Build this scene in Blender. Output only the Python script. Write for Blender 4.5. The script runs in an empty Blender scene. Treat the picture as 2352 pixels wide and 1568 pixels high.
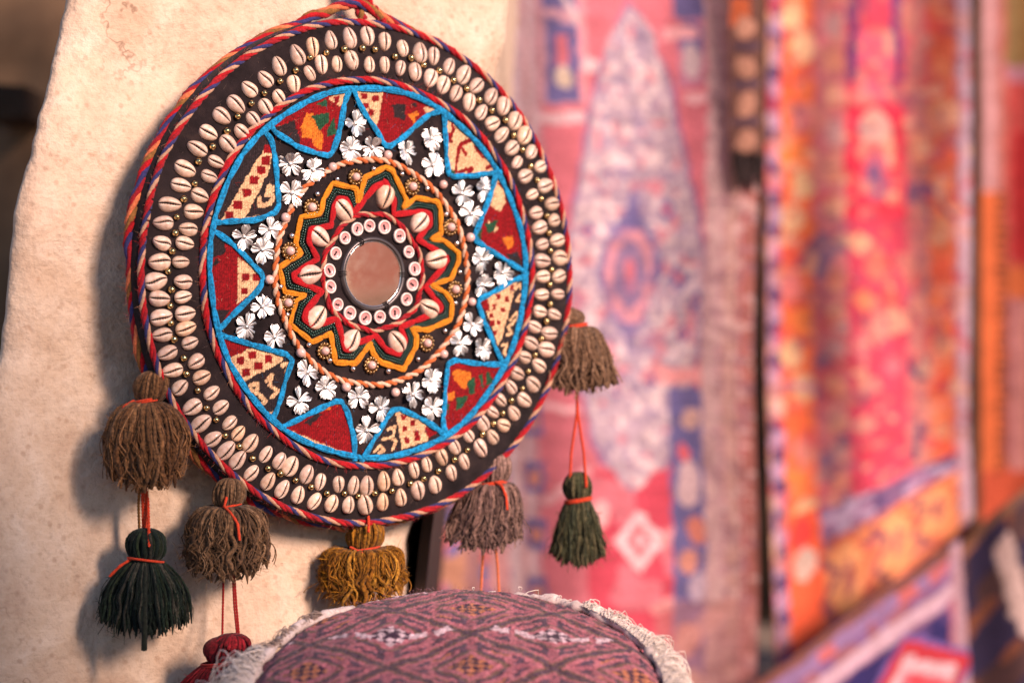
import bpy, math, random
import numpy as np
from mathutils import Vector, Matrix, noise as mnoise

rng = np.random.default_rng(7)
random.seed(7)
R = math.radians
SC = bpy.context.scene
COL = SC.collection

# ------------------------------------------------------------------ camera, sky, sun, exposure
H = 0.50                       # camera height above the ground
cam_d = bpy.data.cameras.new('camera'); cam = bpy.data.objects.new('camera', cam_d); COL.objects.link(cam)
cam.location = (0, 0, H); cam.rotation_euler = (R(90), 0, 0)
cam_d.lens = 85; cam_d.sensor_width = 36; cam_d.clip_end = 200; cam_d.clip_start = .05
cam_d.dof.use_dof = True; cam_d.dof.focus_distance = 2.085; cam_d.dof.aperture_fstop = 2.7
SC.camera = cam

SUN_AZ, SUN_EL = 42.0, 25.0    # to the right of the line of sight, behind the camera
world = bpy.data.worlds.new('World'); SC.world = world; world.use_nodes = True
wn = world.node_tree
bg = wn.nodes['Background']
sky = wn.nodes.new('ShaderNodeTexSky'); sky.sky_type = 'NISHITA'; sky.sun_disc = False
sky.ozone_density = 5.0; sky.dust_density = .3; sky.sun_elevation = R(SUN_EL); sky.sun_rotation = R(180 - SUN_AZ)
wn.links.new(sky.outputs[0], bg.inputs[0]); bg.inputs[1].default_value = 0.10
sun_d = bpy.data.lights.new('sun', 'SUN'); sun = bpy.data.objects.new('sun', sun_d); COL.objects.link(sun)
sun_d.energy = 5.0; sun_d.angle = R(15); sun_d.color = (1.0, .73, .60)
sv = Vector((math.sin(R(SUN_AZ)) * math.cos(R(SUN_EL)), -math.cos(R(SUN_AZ)) * math.cos(R(SUN_EL)), math.sin(R(SUN_EL))))
sun.rotation_euler = sv.to_track_quat('Z', 'Y').to_euler(); sun.location = sv * 6
SC.view_settings.view_transform = 'Standard'; SC.view_settings.look = 'None'
SC.view_settings.gamma = 1; SC.view_settings.exposure = 0.48
try: SC.view_settings.use_curve_mapping = False
except Exception: pass

# ------------------------------------------------------------------ helpers
def lin(r, g, b):
    f = lambda c: ((c / 255 + .055) / 1.055) ** 2.4 if c > 10 else c / 255 / 12.92
    return (f(r), f(g), f(b))

def mk(name, V, F, mat, parent=None, smooth=True, colors=None, fmat=None, uv=None):
    me = bpy.data.meshes.new(name)
    V = np.asarray(V, dtype=np.float32).reshape(-1, 3)
    if isinstance(F, np.ndarray):
        n, k = F.shape
        me.vertices.add(len(V)); me.vertices.foreach_set('co', V.ravel())
        me.loops.add(n * k); me.loops.foreach_set('vertex_index', F.astype(np.int32).ravel())
        me.polygons.add(n); me.polygons.foreach_set('loop_start', np.arange(n, dtype=np.int32) * k)
        me.polygons.foreach_set('loop_total', np.full(n, k, dtype=np.int32))
        me.update(calc_edges=True); me.validate()
    else:
        me.from_pydata([tuple(v) for v in V.tolist()], [], F)
    for m in (mat if isinstance(mat, (list, tuple)) else [mat]): me.materials.append(m)
    if fmat is not None: me.polygons.foreach_set('material_index', np.asarray(fmat, dtype=np.int32))
    if smooth: me.polygons.foreach_set('use_smooth', np.ones(len(me.polygons), dtype=bool))
    if colors is not None:
        a = me.color_attributes.new('Col', 'FLOAT_COLOR', 'POINT')
        c = np.ones((len(V), 4), dtype=np.float32); c[:, :3] = colors
        a.data.foreach_set('color', c.ravel())
    me.update()
    o = bpy.data.objects.new(name, me); COL.objects.link(o)
    if parent: o.parent = parent
    return o

def inst(o, parent=None):
    c = o.copy(); COL.objects.link(c)
    c.parent = parent if parent else o.parent
    return c

def empty(name, loc=(0, 0, 0), rz=0, parent=None):
    e = bpy.data.objects.new(name, None); COL.objects.link(e); e.location = loc; e.rotation_euler = (0, 0, rz)
    e.empty_display_size = .02
    if parent: e.parent = parent
    return e

def tag(o, label, cat=None, group=None, kind=None):
    if label: o['label'] = label
    if cat: o['category'] = cat
    if group: o['group'] = group
    if kind: o['kind'] = kind
    return o

class MB:
    def __init__(s): s.V = []; s.F = []; s.C = []; s.n = 0
    def add(s, V, F, c=None):
        V = np.asarray(V, float).reshape(-1, 3); F = np.asarray(F, int)
        s.V.append(V); s.F.append(F + s.n); s.n += len(V)
        if c is not None:
            c = np.asarray(c, float); s.C.append(np.tile(c, (len(V), 1)) if c.ndim == 1 else c)
    def build(s, name, mat, parent=None, smooth=True):
        return mk(name, np.concatenate(s.V), np.concatenate(s.F), mat, parent, smooth, np.concatenate(s.C) if s.C else None)

def frames(P, closed=False, up=None):
    P = np.asarray(P, float)
    T = (np.roll(P, -1, 0) - np.roll(P, 1, 0)) if closed else np.gradient(P, axis=0)
    T /= np.linalg.norm(T, axis=1)[:, None] + 1e-12
    up = np.array([0, -1., 0]) if up is None else np.asarray(up, float)
    U = np.broadcast_to(up, P.shape)
    bad = np.abs((U * T).sum(1)) > .97
    U = np.where(bad[:, None], np.array([1., .13, .2]), U)
    N = U - (U * T).sum(1)[:, None] * T
    N /= np.linalg.norm(N, axis=1)[:, None] + 1e-12
    B = np.cross(T, N)
    return T, N, B

def tube(P, r, k=6, closed=False, up=None, cap=True):
    P = np.asarray(P, float); n = len(P)
    r = np.broadcast_to(np.asarray(r, float), (n,))
    T, N, B = frames(P, closed, up)
    a = np.arange(k) / k * 2 * math.pi
    V = P[:, None, :] + r[:, None, None] * (np.cos(a)[None, :, None] * N[:, None, :] + np.sin(a)[None, :, None] * B[:, None, :])
    V = V.reshape(-1, 3)
    m = n if closed else n - 1
    i = np.arange(m)[:, None]; j = np.arange(k)[None, :]
    i2 = (i + 1) % n; j2 = (j + 1) % k
    F = np.stack([i * k + j, i * k + j2, i2 * k + j2, i2 * k + j], -1).reshape(-1, 4)
    return V, F

def grid_faces(nu, nv, wrap_u=False):
    i = np.arange(nu if wrap_u else nu - 1)[:, None]; j = np.arange(nv - 1)[None, :]
    i2 = (i + 1) % nu
    return np.stack([i * nv + j, i2 * nv + j, i2 * nv + j + 1, i * nv + j + 1], -1).reshape(-1, 4)

def resample(P, step, closed=False):
    P = np.asarray(P, float)
    if closed: P = np.vstack([P, P[:1]])
    L = np.r_[0, np.cumsum(np.linalg.norm(np.diff(P, axis=0), axis=1))]
    n = max(3, int(L[-1] / step) + 1)
    t = np.linspace(0, L[-1], n)
    Q = np.stack([np.interp(t, L, P[:, k]) for k in range(P.shape[1])], 1)
    return (Q[:-1] if closed else Q), t

def inpoly(X, Y, poly):
    poly = np.asarray(poly, float); ins = np.zeros(X.shape, bool); n = len(poly); j = n - 1
    for i in range(n):
        xi, yi = poly[i]; xj, yj = poly[j]
        c = ((yi > Y) != (yj > Y)) & (X < (xj - xi) * (Y - yi) / (yj - yi + 1e-12) + xi)
        ins ^= c; j = i
    return ins

def segdist(X, Y, path):
    d = np.full(X.shape, 1e9)
    for (x0, y0), (x1, y1) in zip(path[:-1], path[1:]):
        vx, vy = x1 - x0, y1 - y0; L = vx * vx + vy * vy + 1e-12
        t = np.clip(((X - x0) * vx + (Y - y0) * vy) / L, 0, 1)
        d = np.minimum(d, np.hypot(X - x0 - t * vx, Y - y0 - t * vy))
    return d

def vnoise(shape, cells, seed=0):
    """smooth value noise on a grid, about -1..1"""
    g = np.random.default_rng(seed).uniform(-1, 1, (cells[0] + 2, cells[1] + 2))
    a = np.linspace(0, cells[0], shape[0]); b = np.linspace(0, cells[1], shape[1])
    ia = np.minimum(a.astype(int), cells[0]); ib = np.minimum(b.astype(int), cells[1])
    fa = a - ia; fb = b - ib; fa = fa * fa * (3 - 2 * fa); fb = fb * fb * (3 - 2 * fb)
    A = g[ia][:, ib]; Bv = g[ia + 1][:, ib]; Cc = g[ia][:, ib + 1]; Dd = g[ia + 1][:, ib + 1]
    return (A * (1 - fa)[:, None] + Bv * fa[:, None]) * (1 - fb)[None] + (Cc * (1 - fa)[:, None] + Dd * fa[:, None]) * fb[None]

def at(px, py, d):
    """point d metres in front of the lens, in the units the photograph was measured in (2352 across)"""
    k = 36 / 85 / 2352 * d
    return np.array([(px - 1176) * k, d, H - (py - 784) * k])

# ------------------------------------------------------------------ materials
def mat_new(name):
    m = bpy.data.materials.new(name); m.use_nodes = True
    nt = m.node_tree; return m, nt, nt.nodes['Principled BSDF']

def N(nt, t, **kw):
    n = nt.nodes.new(t)
    for k, v in kw.items(): setattr(n, k, v)
    return n

def noise_n(nt, scale, detail=3, rough=.55, dist=0, vec=None):
    n = N(nt, 'ShaderNodeTexNoise'); n.inputs['Scale'].default_value = scale; n.inputs['Detail'].default_value = detail
    n.inputs['Roughness'].default_value = rough; n.inputs['Distortion'].default_value = dist
    if vec is not None: nt.links.new(vec, n.inputs['Vector'])
    return n

def coord(nt, which='Object'):
    return N(nt, 'ShaderNodeTexCoord').outputs[which]

def ramp(nt, fac, stops):
    r = N(nt, 'ShaderNodeValToRGB'); e = r.color_ramp.elements
    while len(e) < len(stops): e.new(.5)
    for x, (p, c) in zip(e, stops): x.position = p; x.color = (*c, 1) if len(c) == 3 else c
    nt.links.new(fac, r.inputs[0]); return r.outputs[0]

def mix(nt, fac, a, b, mode='MIX'):
    m = N(nt, 'ShaderNodeMix', data_type='RGBA', blend_type=mode)
    for s, v in ((m.inputs[0], fac), (m.inputs[6], a), (m.inputs[7], b)):
        if hasattr(v, 'is_output'): nt.links.new(v, s)
        elif isinstance(v, (int, float)): s.default_value = v
        else: s.default_value = (*v, 1)
    return m.outputs[2]

def bump(nt, bs, h, strength=.5, dist=.002):
    b = N(nt, 'ShaderNodeBump'); b.inputs['Strength'].default_value = strength; b.inputs['Distance'].default_value = dist
    nt.links.new(h, b.inputs['Height']); nt.links.new(b.outputs[0], bs.inputs['Normal']); return b

def varied(nt, col, amount=.12):
    """per-object brightness variation"""
    oi = N(nt, 'ShaderNodeObjectInfo')
    hs = N(nt, 'ShaderNodeHueSaturation')
    mr = N(nt, 'ShaderNodeMapRange'); mr.inputs[3].default_value = 1 - amount; mr.inputs[4].default_value = 1 + amount * .6
    nt.links.new(oi.outputs['Random'], mr.inputs[0]); nt.links.new(mr.outputs[0], hs.inputs['Value'])
    if hasattr(col, 'is_output'): nt.links.new(col, hs.inputs['Color'])
    else: hs.inputs['Color'].default_value = (*col, 1)
    return hs.outputs[0]

def m_wool(name, col=None, rough=.9, sheen=.08, scale=900, attr=False, vary=.3, bstr=.5):
    m, nt, b = mat_new(name); v = coord(nt)
    n1 = noise_n(nt, scale * .6, 3, .7, vec=v); n2 = noise_n(nt, scale * .09, 2, vec=v)
    if attr:
        a = N(nt, 'ShaderNodeVertexColor', layer_name='Col'); base = a.outputs[0]
    else: base = col
    dk = mix(nt, 1.0, base, (1 - vary,) * 3, 'MULTIPLY')
    lt = mix(nt, 1.0, base, (1 + vary * .6,) * 3, 'MULTIPLY')
    c = mix(nt, ramp(nt, n1.outputs[0], [(.40, (0, 0, 0)), (.60, (1, 1, 1))]), dk, lt)
    c = mix(nt, ramp(nt, n2.outputs[0], [(.4, (0, 0, 0)), (.62, (.5, .5, .5))]), c, mix(nt, 1.0, c, (.72, .70, .68), 'MULTIPLY'))
    nt.links.new(c, b.inputs['Base Color']); b.inputs['Roughness'].default_value = rough
    b.inputs['Sheen Weight'].default_value = sheen; b.inputs['Sheen Roughness'].default_value = .5
    b.inputs['Specular IOR Level'].default_value = .2
    if bstr: bump(nt, b, n1.outputs[0], bstr, .0008)
    return m

def m_simple(name, col, rough=.5, metal=0, coat=0, vary=0, spec=.5, bscale=0, bstr=.2):
    m, nt, b = mat_new(name)
    if vary: nt.links.new(varied(nt, col, vary), b.inputs['Base Color'])
    else: b.inputs['Base Color'].default_value = (*col, 1)
    b.inputs['Roughness'].default_value = rough; b.inputs['Metallic'].default_value = metal
    b.inputs['Coat Weight'].default_value = coat; b.inputs['Coat Roughness'].default_value = .15
    b.inputs['Specular IOR Level'].default_value = spec
    if bscale: bump(nt, b, noise_n(nt, bscale, 2, vec=coord(nt)).outputs[0], bstr, .001)
    return m

M = {}
def mats():
    # felt
    m, nt, b = mat_new('dark_felt'); v = coord(nt)
    n1 = noise_n(nt, 55, 4, .6, vec=v); n2 = noise_n(nt, 1400, 2, vec=v); n3 = noise_n(nt, 14, 2, vec=v)
    c = ramp(nt, n1.outputs[0], [(.3, (.008, .0055, .006)), (.55, (.019, .0125, .0135)), (.75, (.040, .025, .022))])
    c = mix(nt, ramp(nt, n3.outputs[0], [(.45, (0, 0, 0)), (.7, (.6, .6, .6))]), c, (.030, .021, .022))
    nt.links.new(c, b.inputs['Base Color']); b.inputs['Roughness'].default_value = .95
    b.inputs['Sheen Weight'].default_value = .06; b.inputs['Specular IOR Level'].default_value = .1
    bump(nt, b, n2.outputs[0], .7, .001); M['felt'] = m
    # shell
    m, nt, b = mat_new('cowrie'); v = coord(nt)
    n1 = noise_n(nt, 260, 3, vec=v)
    c = ramp(nt, n1.outputs[0], [(.25, (.58, .38, .28)), (.5, (.76, .56, .45)), (.8, (.84, .70, .60))])
    oi = N(nt, 'ShaderNodeObjectInfo'); wn_ = N(nt, 'ShaderNodeTexWhiteNoise', noise_dimensions='1D'); nt.links.new(oi.outputs['Random'], wn_.inputs['W'])
    tint = ramp(nt, wn_.outputs[0], [(.0, (1, .86, .68)), (.12, (1, .95, .88)), (.5, (1, .97, .94)), (.8, (.98, .93, .93)), (1, (.86, .80, .76))])
    c = mix(nt, 1.0, c, tint, 'MULTIPLY')
    nt.links.new(varied(nt, c, .20), b.inputs['Base Color']); b.inputs['Roughness'].default_value = .32
    b.inputs['Coat Weight'].default_value = .25; b.inputs['Coat Roughness'].default_value = .2
    b.inputs['Subsurface Weight'].default_value = .12; b.inputs['Subsurface Radius'].default_value = (.004, .002, .001); b.inputs['Subsurface Scale'].default_value = .5
    bump(nt, b, noise_n(nt, 700, 2, vec=v).outputs[0], .12, .001); M['shell'] = m
    M['shell_y'] = m_simple('yellowed_cowrie', (.62, .42, .18), .35, coat=.2, bscale=300, bstr=.2)
    M['slit'] = m_simple('shell_opening', (.025, .012, .010), .7)
    M['brass'] = m_simple('brass', (.62, .45, .20), .17, 1, vary=.2)
    M['brass2'] = m_simple('old_brass', (.42, .27, .12), .32, 1)
    m, nt, b = mat_new('silver'); v = coord(nt)
    c = ramp(nt, noise_n(nt, 300, 3, vec=v).outputs[0], [(.38, (.62, .58, .55)), (.6, (.88, .85, .82))])
    nt.links.new(varied(nt, c, .22), b.inputs['Base Color']); b.inputs['Metallic'].default_value = 1; b.inputs['Roughness'].default_value = .44
    bump(nt, b, noise_n(nt, 420, 2, vec=v).outputs[0], .08, .001); M['silver'] = m
    M['steel'] = m_simple('small_steel_bead', (.80, .74, .68), .16, 1)
    M['pearl'] = m_simple('pink_pearl', (.72, .45, .39), .25, coat=.5, vary=.1)
    M['button'] = m_simple('pink_button', (.66, .28, .27), .3, coat=.3, vary=.12)
    M['button_rim'] = m_simple('button_rim', (.78, .64, .58), .3, coat=.3)
    M['thread_d'] = m_simple('dark_thread', (.02, .012, .012), .9)
    m, nt, b = mat_new('mirror_glass'); v = coord(nt)
    n = noise_n(nt, 90, 4, .6, vec=v)
    nt.links.new(ramp(nt, n.outputs[0], [(.3, (.92, .66, .52)), (.75, (.94, .72, .59))]), b.inputs['Base Color'])
    nt.links.new(ramp(nt, n.outputs[0], [(.4, (.06,) * 3), (.8, (.13,) * 3)]), b.inputs['Roughness'])
    b.inputs['Metallic'].default_value = 1; M['mirror'] = m
    M['mirror_rim'] = m_simple('mirror_rim', (.10, .085, .085), .35, .7)
    M['blue'] = m_wool('blue_yarn', (.008, .24, .50), scale=700, vary=.5)
    M['orange'] = m_wool('amber_yarn', (.62, .22, .012), scale=1000, vary=.3)
    M['red'] = m_wool('red_yarn', (.40, .007, .012), scale=1000, vary=.3)
    M['cream'] = m_wool('cream_yarn', (.50, .28, .18), scale=1000, vary=.25)
    M['navy'] = m_wool('navy_yarn', (.035, .035, .13), scale=1000, vary=.3)
    M['salmon'] = m_wool('salmon_yarn', (.66, .17, .07), scale=800, vary=.25)
    M['olive'] = m_wool('ochre_yarn', (.25, .11, .03), scale=800, vary=.3)
    M['crimson'] = m_wool('crimson_yarn', (.30, .010, .018), scale=800, vary=.3)
    M['rust'] = m_wool('rust_yarn', (.55, .13, .035), scale=900, vary=.25)
    M['pale'] = m_wool('pale_yarn', (.70, .47, .33), scale=900, vary=.2)
    M['cord'] = m_wool('orange_red_cord', (.62, .055, .018), scale=1200, vary=.3)
    M['cord_d'] = m_wool('deep_red_cord', (.33, .018, .016), scale=1200, vary=.3)
    M['seed'] = m_simple('green_seed_bead', (.012, .055, .038), .16, 0, coat=.6, vary=.3)
    M['patch'] = m_wool('embroidered_cloth', attr=True, scale=1300, vary=.22, sheen=.05, bstr=.6)
    M['yarn'] = m_wool('tassel_wool', attr=True, scale=620, vary=.5, sheen=.08, bstr=1.0)
    M['fuzz'] = m_wool('wool_fuzz', attr=True, scale=300, vary=.1, sheen=0, bstr=0)
    M['rug'] = m_wool('rug_pile_and_sun_block', attr=True, scale=420, vary=.22, sheen=.05, bstr=.5)
    M['pouf'] = m_wool('kilim_weave', attr=True, scale=620, vary=.34, sheen=.12, bstr=1.0)
    M['fringe'] = m_wool('cotton_fringe', attr=True, scale=500, vary=.1, sheen=.2, bstr=0)
    # sandstone
    m, nt, b = mat_new('sandstone'); v = coord(nt)
    big = noise_n(nt, 5.5, 5, .6, .4, vec=v); mid = noise_n(nt, 26, 5, .65, .5, vec=v); fine = noise_n(nt, 170, 4, .6, vec=v); sp = noise_n(nt, 95, 2, .5, vec=v)
    c = ramp(nt, mid.outputs[0], [(.28, (.53, .37, .265)), (.48, (.63, .47, .345)), (.7, (.70, .55, .43))])
    c = mix(nt, ramp(nt, big.outputs[0], [(.48, (0, 0, 0)), (.64, (.5, .5, .5))]), c, (.43, .27, .17))
    pit = N(nt, 'ShaderNodeTexVoronoi', feature='F1'); pit.inputs['Scale'].default_value = 70; nt.links.new(v, pit.inputs['Vector'])
    crk = N(nt, 'ShaderNodeTexVoronoi', feature='DISTANCE_TO_EDGE'); crk.inputs['Scale'].default_value = 4.2
    wv_ = N(nt, 'ShaderNodeVectorMath', operation='ADD'); nz_ = noise_n(nt, 18, 4, .6, vec=v); sc_ = N(nt, 'ShaderNodeVectorMath', operation='SCALE'); sc_.inputs['Scale'].default_value = .14
    nt.links.new(nz_.outputs['Color'], sc_.inputs[0]); nt.links.new(v, wv_.inputs[0]); nt.links.new(sc_.outputs[0], wv_.inputs[1]); nt.links.new(wv_.outputs[0], crk.inputs['Vector'])
    cm = N(nt, 'ShaderNodeMath', operation='MULTIPLY'); nt.links.new(ramp(nt, crk.outputs[0], [(.0, (1, 1, 1)), (.012, (0, 0, 0))]), cm.inputs[0]); nt.links.new(ramp(nt, big.outputs[0], [(.50, (0, 0, 0)), (.60, (.8, .8, .8))]), cm.inputs[1])
    c = mix(nt, cm.outputs[0], c, (.24, .14, .09))
    c = mix(nt, ramp(nt, pit.outputs[0], [(.10, (.55, .55, .55)), (.22, (0, 0, 0))]), c, (.40, .26, .18))
    c = mix(nt, ramp(nt, sp.outputs[0], [(.66, (0, 0, 0)), (.78, (.5, .5, .5))]), c, (.40, .23, .14))
    c = mix(nt, ramp(nt, fine.outputs[0], [(.30, (.35, .35, .35)), (.5, (0, 0, 0))]), c, (.36, .24, .17))
    nt.links.new(c, b.inputs['Base Color']); b.inputs['Roughness'].default_value = .93; b.inputs['Specular IOR Level'].default_value = .2
    mp = N(nt, 'ShaderNodeMapping'); mp.inputs['Rotation'].default_value = (0, R(28), 0); mp.inputs['Scale'].default_value = (30, 30, 420)
    nt.links.new(v, mp.inputs[0]); tool = noise_n(nt, 1, 3, .6, vec=mp.outputs[0])
    ad = N(nt, 'ShaderNodeMath', operation='ADD'); nt.links.new(mid.outputs[0], ad.inputs[0]); nt.links.new(fine.outputs[0], ad.inputs[1])
    ad2 = N(nt, 'ShaderNodeMath', operation='MULTIPLY_ADD'); nt.links.new(tool.outputs[0], ad2.inputs[0]); ad2.inputs[1].default_value = .18; nt.links.new(ad.outputs[0], ad2.inputs[2])
    bump(nt, b, ad2.outputs[0], .55, .004); M['stone'] = m
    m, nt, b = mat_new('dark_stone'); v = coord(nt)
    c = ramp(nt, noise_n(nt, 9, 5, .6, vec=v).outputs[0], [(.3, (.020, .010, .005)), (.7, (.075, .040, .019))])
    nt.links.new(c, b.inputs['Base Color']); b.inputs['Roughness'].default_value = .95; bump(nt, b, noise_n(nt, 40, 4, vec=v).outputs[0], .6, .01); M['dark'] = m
    m, nt, b = mat_new('brown_stone'); v = coord(nt)
    c = ramp(nt, noise_n(nt, 9, 5, .6, vec=v).outputs[0], [(.3, (.09, .05, .026)), (.7, (.22, .13, .07))])
    nt.links.new(c, b.inputs['Base Color']); b.inputs['Roughness'].default_value = .95; M['brown'] = m
    m, nt, b = mat_new('flank_shade_dark'); v = coord(nt)  # dark tone stands in for the shade on the pillar's flank
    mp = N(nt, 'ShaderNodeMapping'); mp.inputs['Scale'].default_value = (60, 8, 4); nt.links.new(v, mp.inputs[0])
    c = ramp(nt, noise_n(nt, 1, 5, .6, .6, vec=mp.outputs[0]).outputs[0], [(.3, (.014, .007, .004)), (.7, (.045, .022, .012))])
    nt.links.new(c, b.inputs['Base Color']); b.inputs['Roughness'].default_value = .8; M['flank_shade'] = m
    m, nt, b = mat_new('dusty_ground'); v = coord(nt)
    c = ramp(nt, noise_n(nt, 7, 6, .6, vec=v).outputs[0], [(.3, (.22, .15, .11)), (.7, (.38, .28, .21))])
    nt.links.new(c, b.inputs['Base Color']); b.inputs['Roughness'].default_value = .95; bump(nt, b, noise_n(nt, 60, 4, vec=v).outputs[0], .5, .01); M['ground'] = m
mats()

# traced layout of the hanging: millimetres on the felt, x right, z up, from the mirror's centre
SH_OUT = [[-21.4,207.5],[-40.7,204.2],[-59.4,196.5],[-75.2,188.8],[-93.6,177.7],[-107.3,165.6],[-122.9,156.1],[-135.9,142.0],[-149.4,131.4],[-162.3,116.5],[-172.7,102.8],[-184.1,85.1],[-188.2,70.8],[-198.1,54.5],[-204.1,38.9],[-205.4,22.1],[-20.8,207.5],[-2.7,210.3],[15.1,206.8],[33.7,201.8],[52.4,199.4],[67.1,197.1],[83.7,189.2],[99.6,182.5],[113.4,172.9],[130.5,164.5],[144.8,156.3],[157.7,143.1],[168.6,130.3],[175.7,115.0],[186.5,102.1],[191.5,84.7],[199.5,67.9],[201.4,52.3],[-207.5,6.0],[-210.4,-10.2],[-207.3,-24.9],[-205.6,-40.5],[-204.5,-55.4],[-199.7,-70.7],[-194.7,-85.3],[-187.5,-99.7],[-176.3,-116.7],[-167.8,-130.5],[-156.3,-144.0],[-144.2,-154.0],[-132.8,-162.5],[-119.5,-174.2],[-103.2,-181.7],[-89.4,-188.9],[-73.7,-194.5],[-57.3,-200.7],[-39.9,-203.4],[-22.9,-205.1],[-6.0,-205.1],[12.4,-204.0],[31.3,-200.6],[49.3,-195.1],[67.8,-190.2],[85.2,-180.4],[98.6,-170.8],[116.6,-158.7],[130.2,-148.7],[142.5,-138.1],[154.3,-127.1],[166.2,-115.3],[176.0,-100.4],[182.8,-83.4],[191.6,-68.2],[194.8,-53.1],[201.7,-35.7],[205.4,-16.6],[206.6,-0.0],[208.2,17.6],[204.7,33.8]]
SH_IN = [[-21.4,187.3],[-36.6,183.0],[-52.3,181.5],[-64.4,173.0],[-80.3,162.6],[-95.1,150.3],[-107.9,140.9],[-119.9,129.4],[-131.0,117.9],[-144.5,107.6],[-156.2,91.9],[-162.9,79.1],[-171.7,62.7],[-177.5,48.8],[-182.6,34.0],[-185.7,22.0],[-21.3,187.3],[-3.2,184.8],[12.7,185.4],[29.4,183.6],[45.0,181.2],[61.3,176.5],[74.9,171.3],[88.7,164.1],[103.5,157.1],[117.1,148.9],[129.4,139.5],[139.6,129.5],[151.1,117.5],[156.9,104.4],[166.5,92.4],[173.9,75.5],[178.0,58.6],[182.3,45.0],[-189.2,6.0],[-187.3,-10.5],[-187.2,-23.3],[-185.1,-37.4],[-184.4,-49.8],[-180.5,-62.1],[-174.8,-78.1],[-169.3,-91.3],[-159.9,-104.6],[-151.3,-117.0],[-142.7,-130.6],[-134.1,-139.4],[-122.4,-148.1],[-107.6,-158.2],[-94.2,-164.3],[-83.4,-169.1],[-67.0,-176.8],[-53.6,-183.9],[-35.1,-186.6],[-19.7,-188.0],[-5.8,-188.7],[11.6,-185.2],[26.8,-182.3],[43.4,-176.3],[56.8,-171.4],[73.3,-165.9],[86.2,-155.9],[101.8,-146.3],[117.0,-134.6],[129.2,-125.9],[138.1,-115.0],[149.5,-102.9],[156.7,-90.8],[164.4,-75.3],[171.7,-62.2],[175.3,-47.0],[183.0,-33.1],[184.6,-17.3],[185.7,-0.4],[185.5,14.3],[185.4,29.5]]
BRASS = [[-29.3,196.3],[-47.2,192.0],[-63.8,186.7],[-78.7,174.6],[-94.3,164.1],[-109.8,153.1],[-122.4,143.5],[-135.7,131.6],[-146.2,118.6],[-159.6,104.7],[-172.7,91.4],[-176.5,72.8],[-186.5,59.3],[-192.8,44.0],[-194.4,30.6],[-197.1,15.2],[-28.4,197.1],[-10.2,198.6],[2.6,198.3],[23.2,193.5],[40.4,193.3],[54.0,188.0],[70.5,184.0],[85.8,176.1],[100.6,169.5],[114.2,160.0],[128.4,151.1],[144.0,142.9],[153.0,129.6],[163.2,116.6],[172.4,101.8],[179.6,89.2],[184.0,72.1],[190.6,56.5],[-200.6,-1.9],[-197.8,-17.0],[-198.7,-30.7],[-198.1,-45.0],[-194.9,-58.9],[-186.1,-74.7],[-183.3,-88.0],[-172.9,-102.0],[-164.3,-117.0],[-155.3,-127.3],[-146.4,-140.8],[-133.2,-150.3],[-120.2,-161.0],[-105.3,-170.0],[-93.3,-174.9],[-78.3,-181.1],[-62.7,-187.5],[-46.7,-193.5],[-29.0,-194.4],[-14.5,-197.4],[2.2,-195.2],[20.1,-193.9],[39.2,-187.9],[53.6,-184.1],[69.1,-177.5],[86.3,-167.7],[100.6,-159.4],[117.2,-145.4],[129.4,-136.0],[139.9,-126.6],[149.3,-115.0],[162.3,-103.8],[168.6,-88.1],[176.4,-73.2],[183.6,-58.1],[189.7,-41.8],[194.2,-25.9],[193.5,-7.5],[196.1,6.5],[194.7,24.0],[193.0,40.5]]
FLOWER = [[-84.8,93.2],[-61.9,88.4],[-83.5,68.0],[-19.5,131.3],[-23.7,108.7],[-130.6,28.9],[-105.0,35.9],[-112.3,18.1],[-1.6,111.2],[34.5,109.2],[61.0,122.1],[62.7,97.9],[93.8,73.9],[118.9,79.2],[104.2,55.6],[-112.5,-31.2],[-128.0,-48.4],[-100.7,-57.0],[-68.0,-87.8],[-50.0,-101.4],[-76.0,-112.9],[115.8,13.8],[138.4,2.3],[116.2,-9.0],[105.9,-45.5],[91.7,-62.7],[115.8,-67.3],[61.1,-96.0],[40.6,-108.3],[61.9,-121.2],[-15.5,-110.2],[6.6,-120.3],[-7.4,-139.5]]
PEARL = [[14.2,105.2],[-42.8,92.2],[-90.3,46.4],[-105.9,-7.6],[-74.8,-70.5],[-29.0,-101.0],[73.4,81.1],[102.7,33.9],[104.7,-24.8],[73.8,-72.3],[22.3,-106.3]]
ROSETTE = [[-18.8,84.4],[-63.6,56.2],[-85.5,17.6],[-87.5,-27.3],[-50.4,-69.2],[-2.5,-81.9],[56.1,-62.3],[86.7,-13.6],[81.7,42.8],[40.6,78.1]]
SH_MID = [[12.3,67.9],[-30.9,54.5],[-55.2,30.7],[-64.5,-2.3],[-57.9,-39.7],[-22.4,-59.8],[24.7,-61.2],[58.9,-31.0],[66.8,13.2],[48.7,46.1]]
SILVER = [[-0.2,92.4],[29.7,89.1],[56.4,77.0],[-37.6,81.7],[-57.9,68.2],[-83.6,30.9],[-94.6,-13.4],[-87.8,-37.6],[-66.5,-63.7],[-45.4,-77.6],[-21.5,-84.9],[15.1,-87.2],[46.6,-76.6],[75.6,-51.2],[87.2,-26.1],[91.8,2.3],[88.4,28.4],[76.8,54.4]]
BUTTON = [[-17.2,38.4],[-4.5,41.7],[11.1,40.9],[26.9,33.4],[36.8,19.2],[43.0,4.2],[40.6,-9.6],[34.4,-23.1],[22.2,-35.2],[6.3,-39.0],[-9.0,-40.1],[-24.9,-35.8],[-37.3,-28.4],[-44.7,-13.0],[-45.8,1.1],[-39.2,16.5],[-29.8,30.2]]
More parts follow.
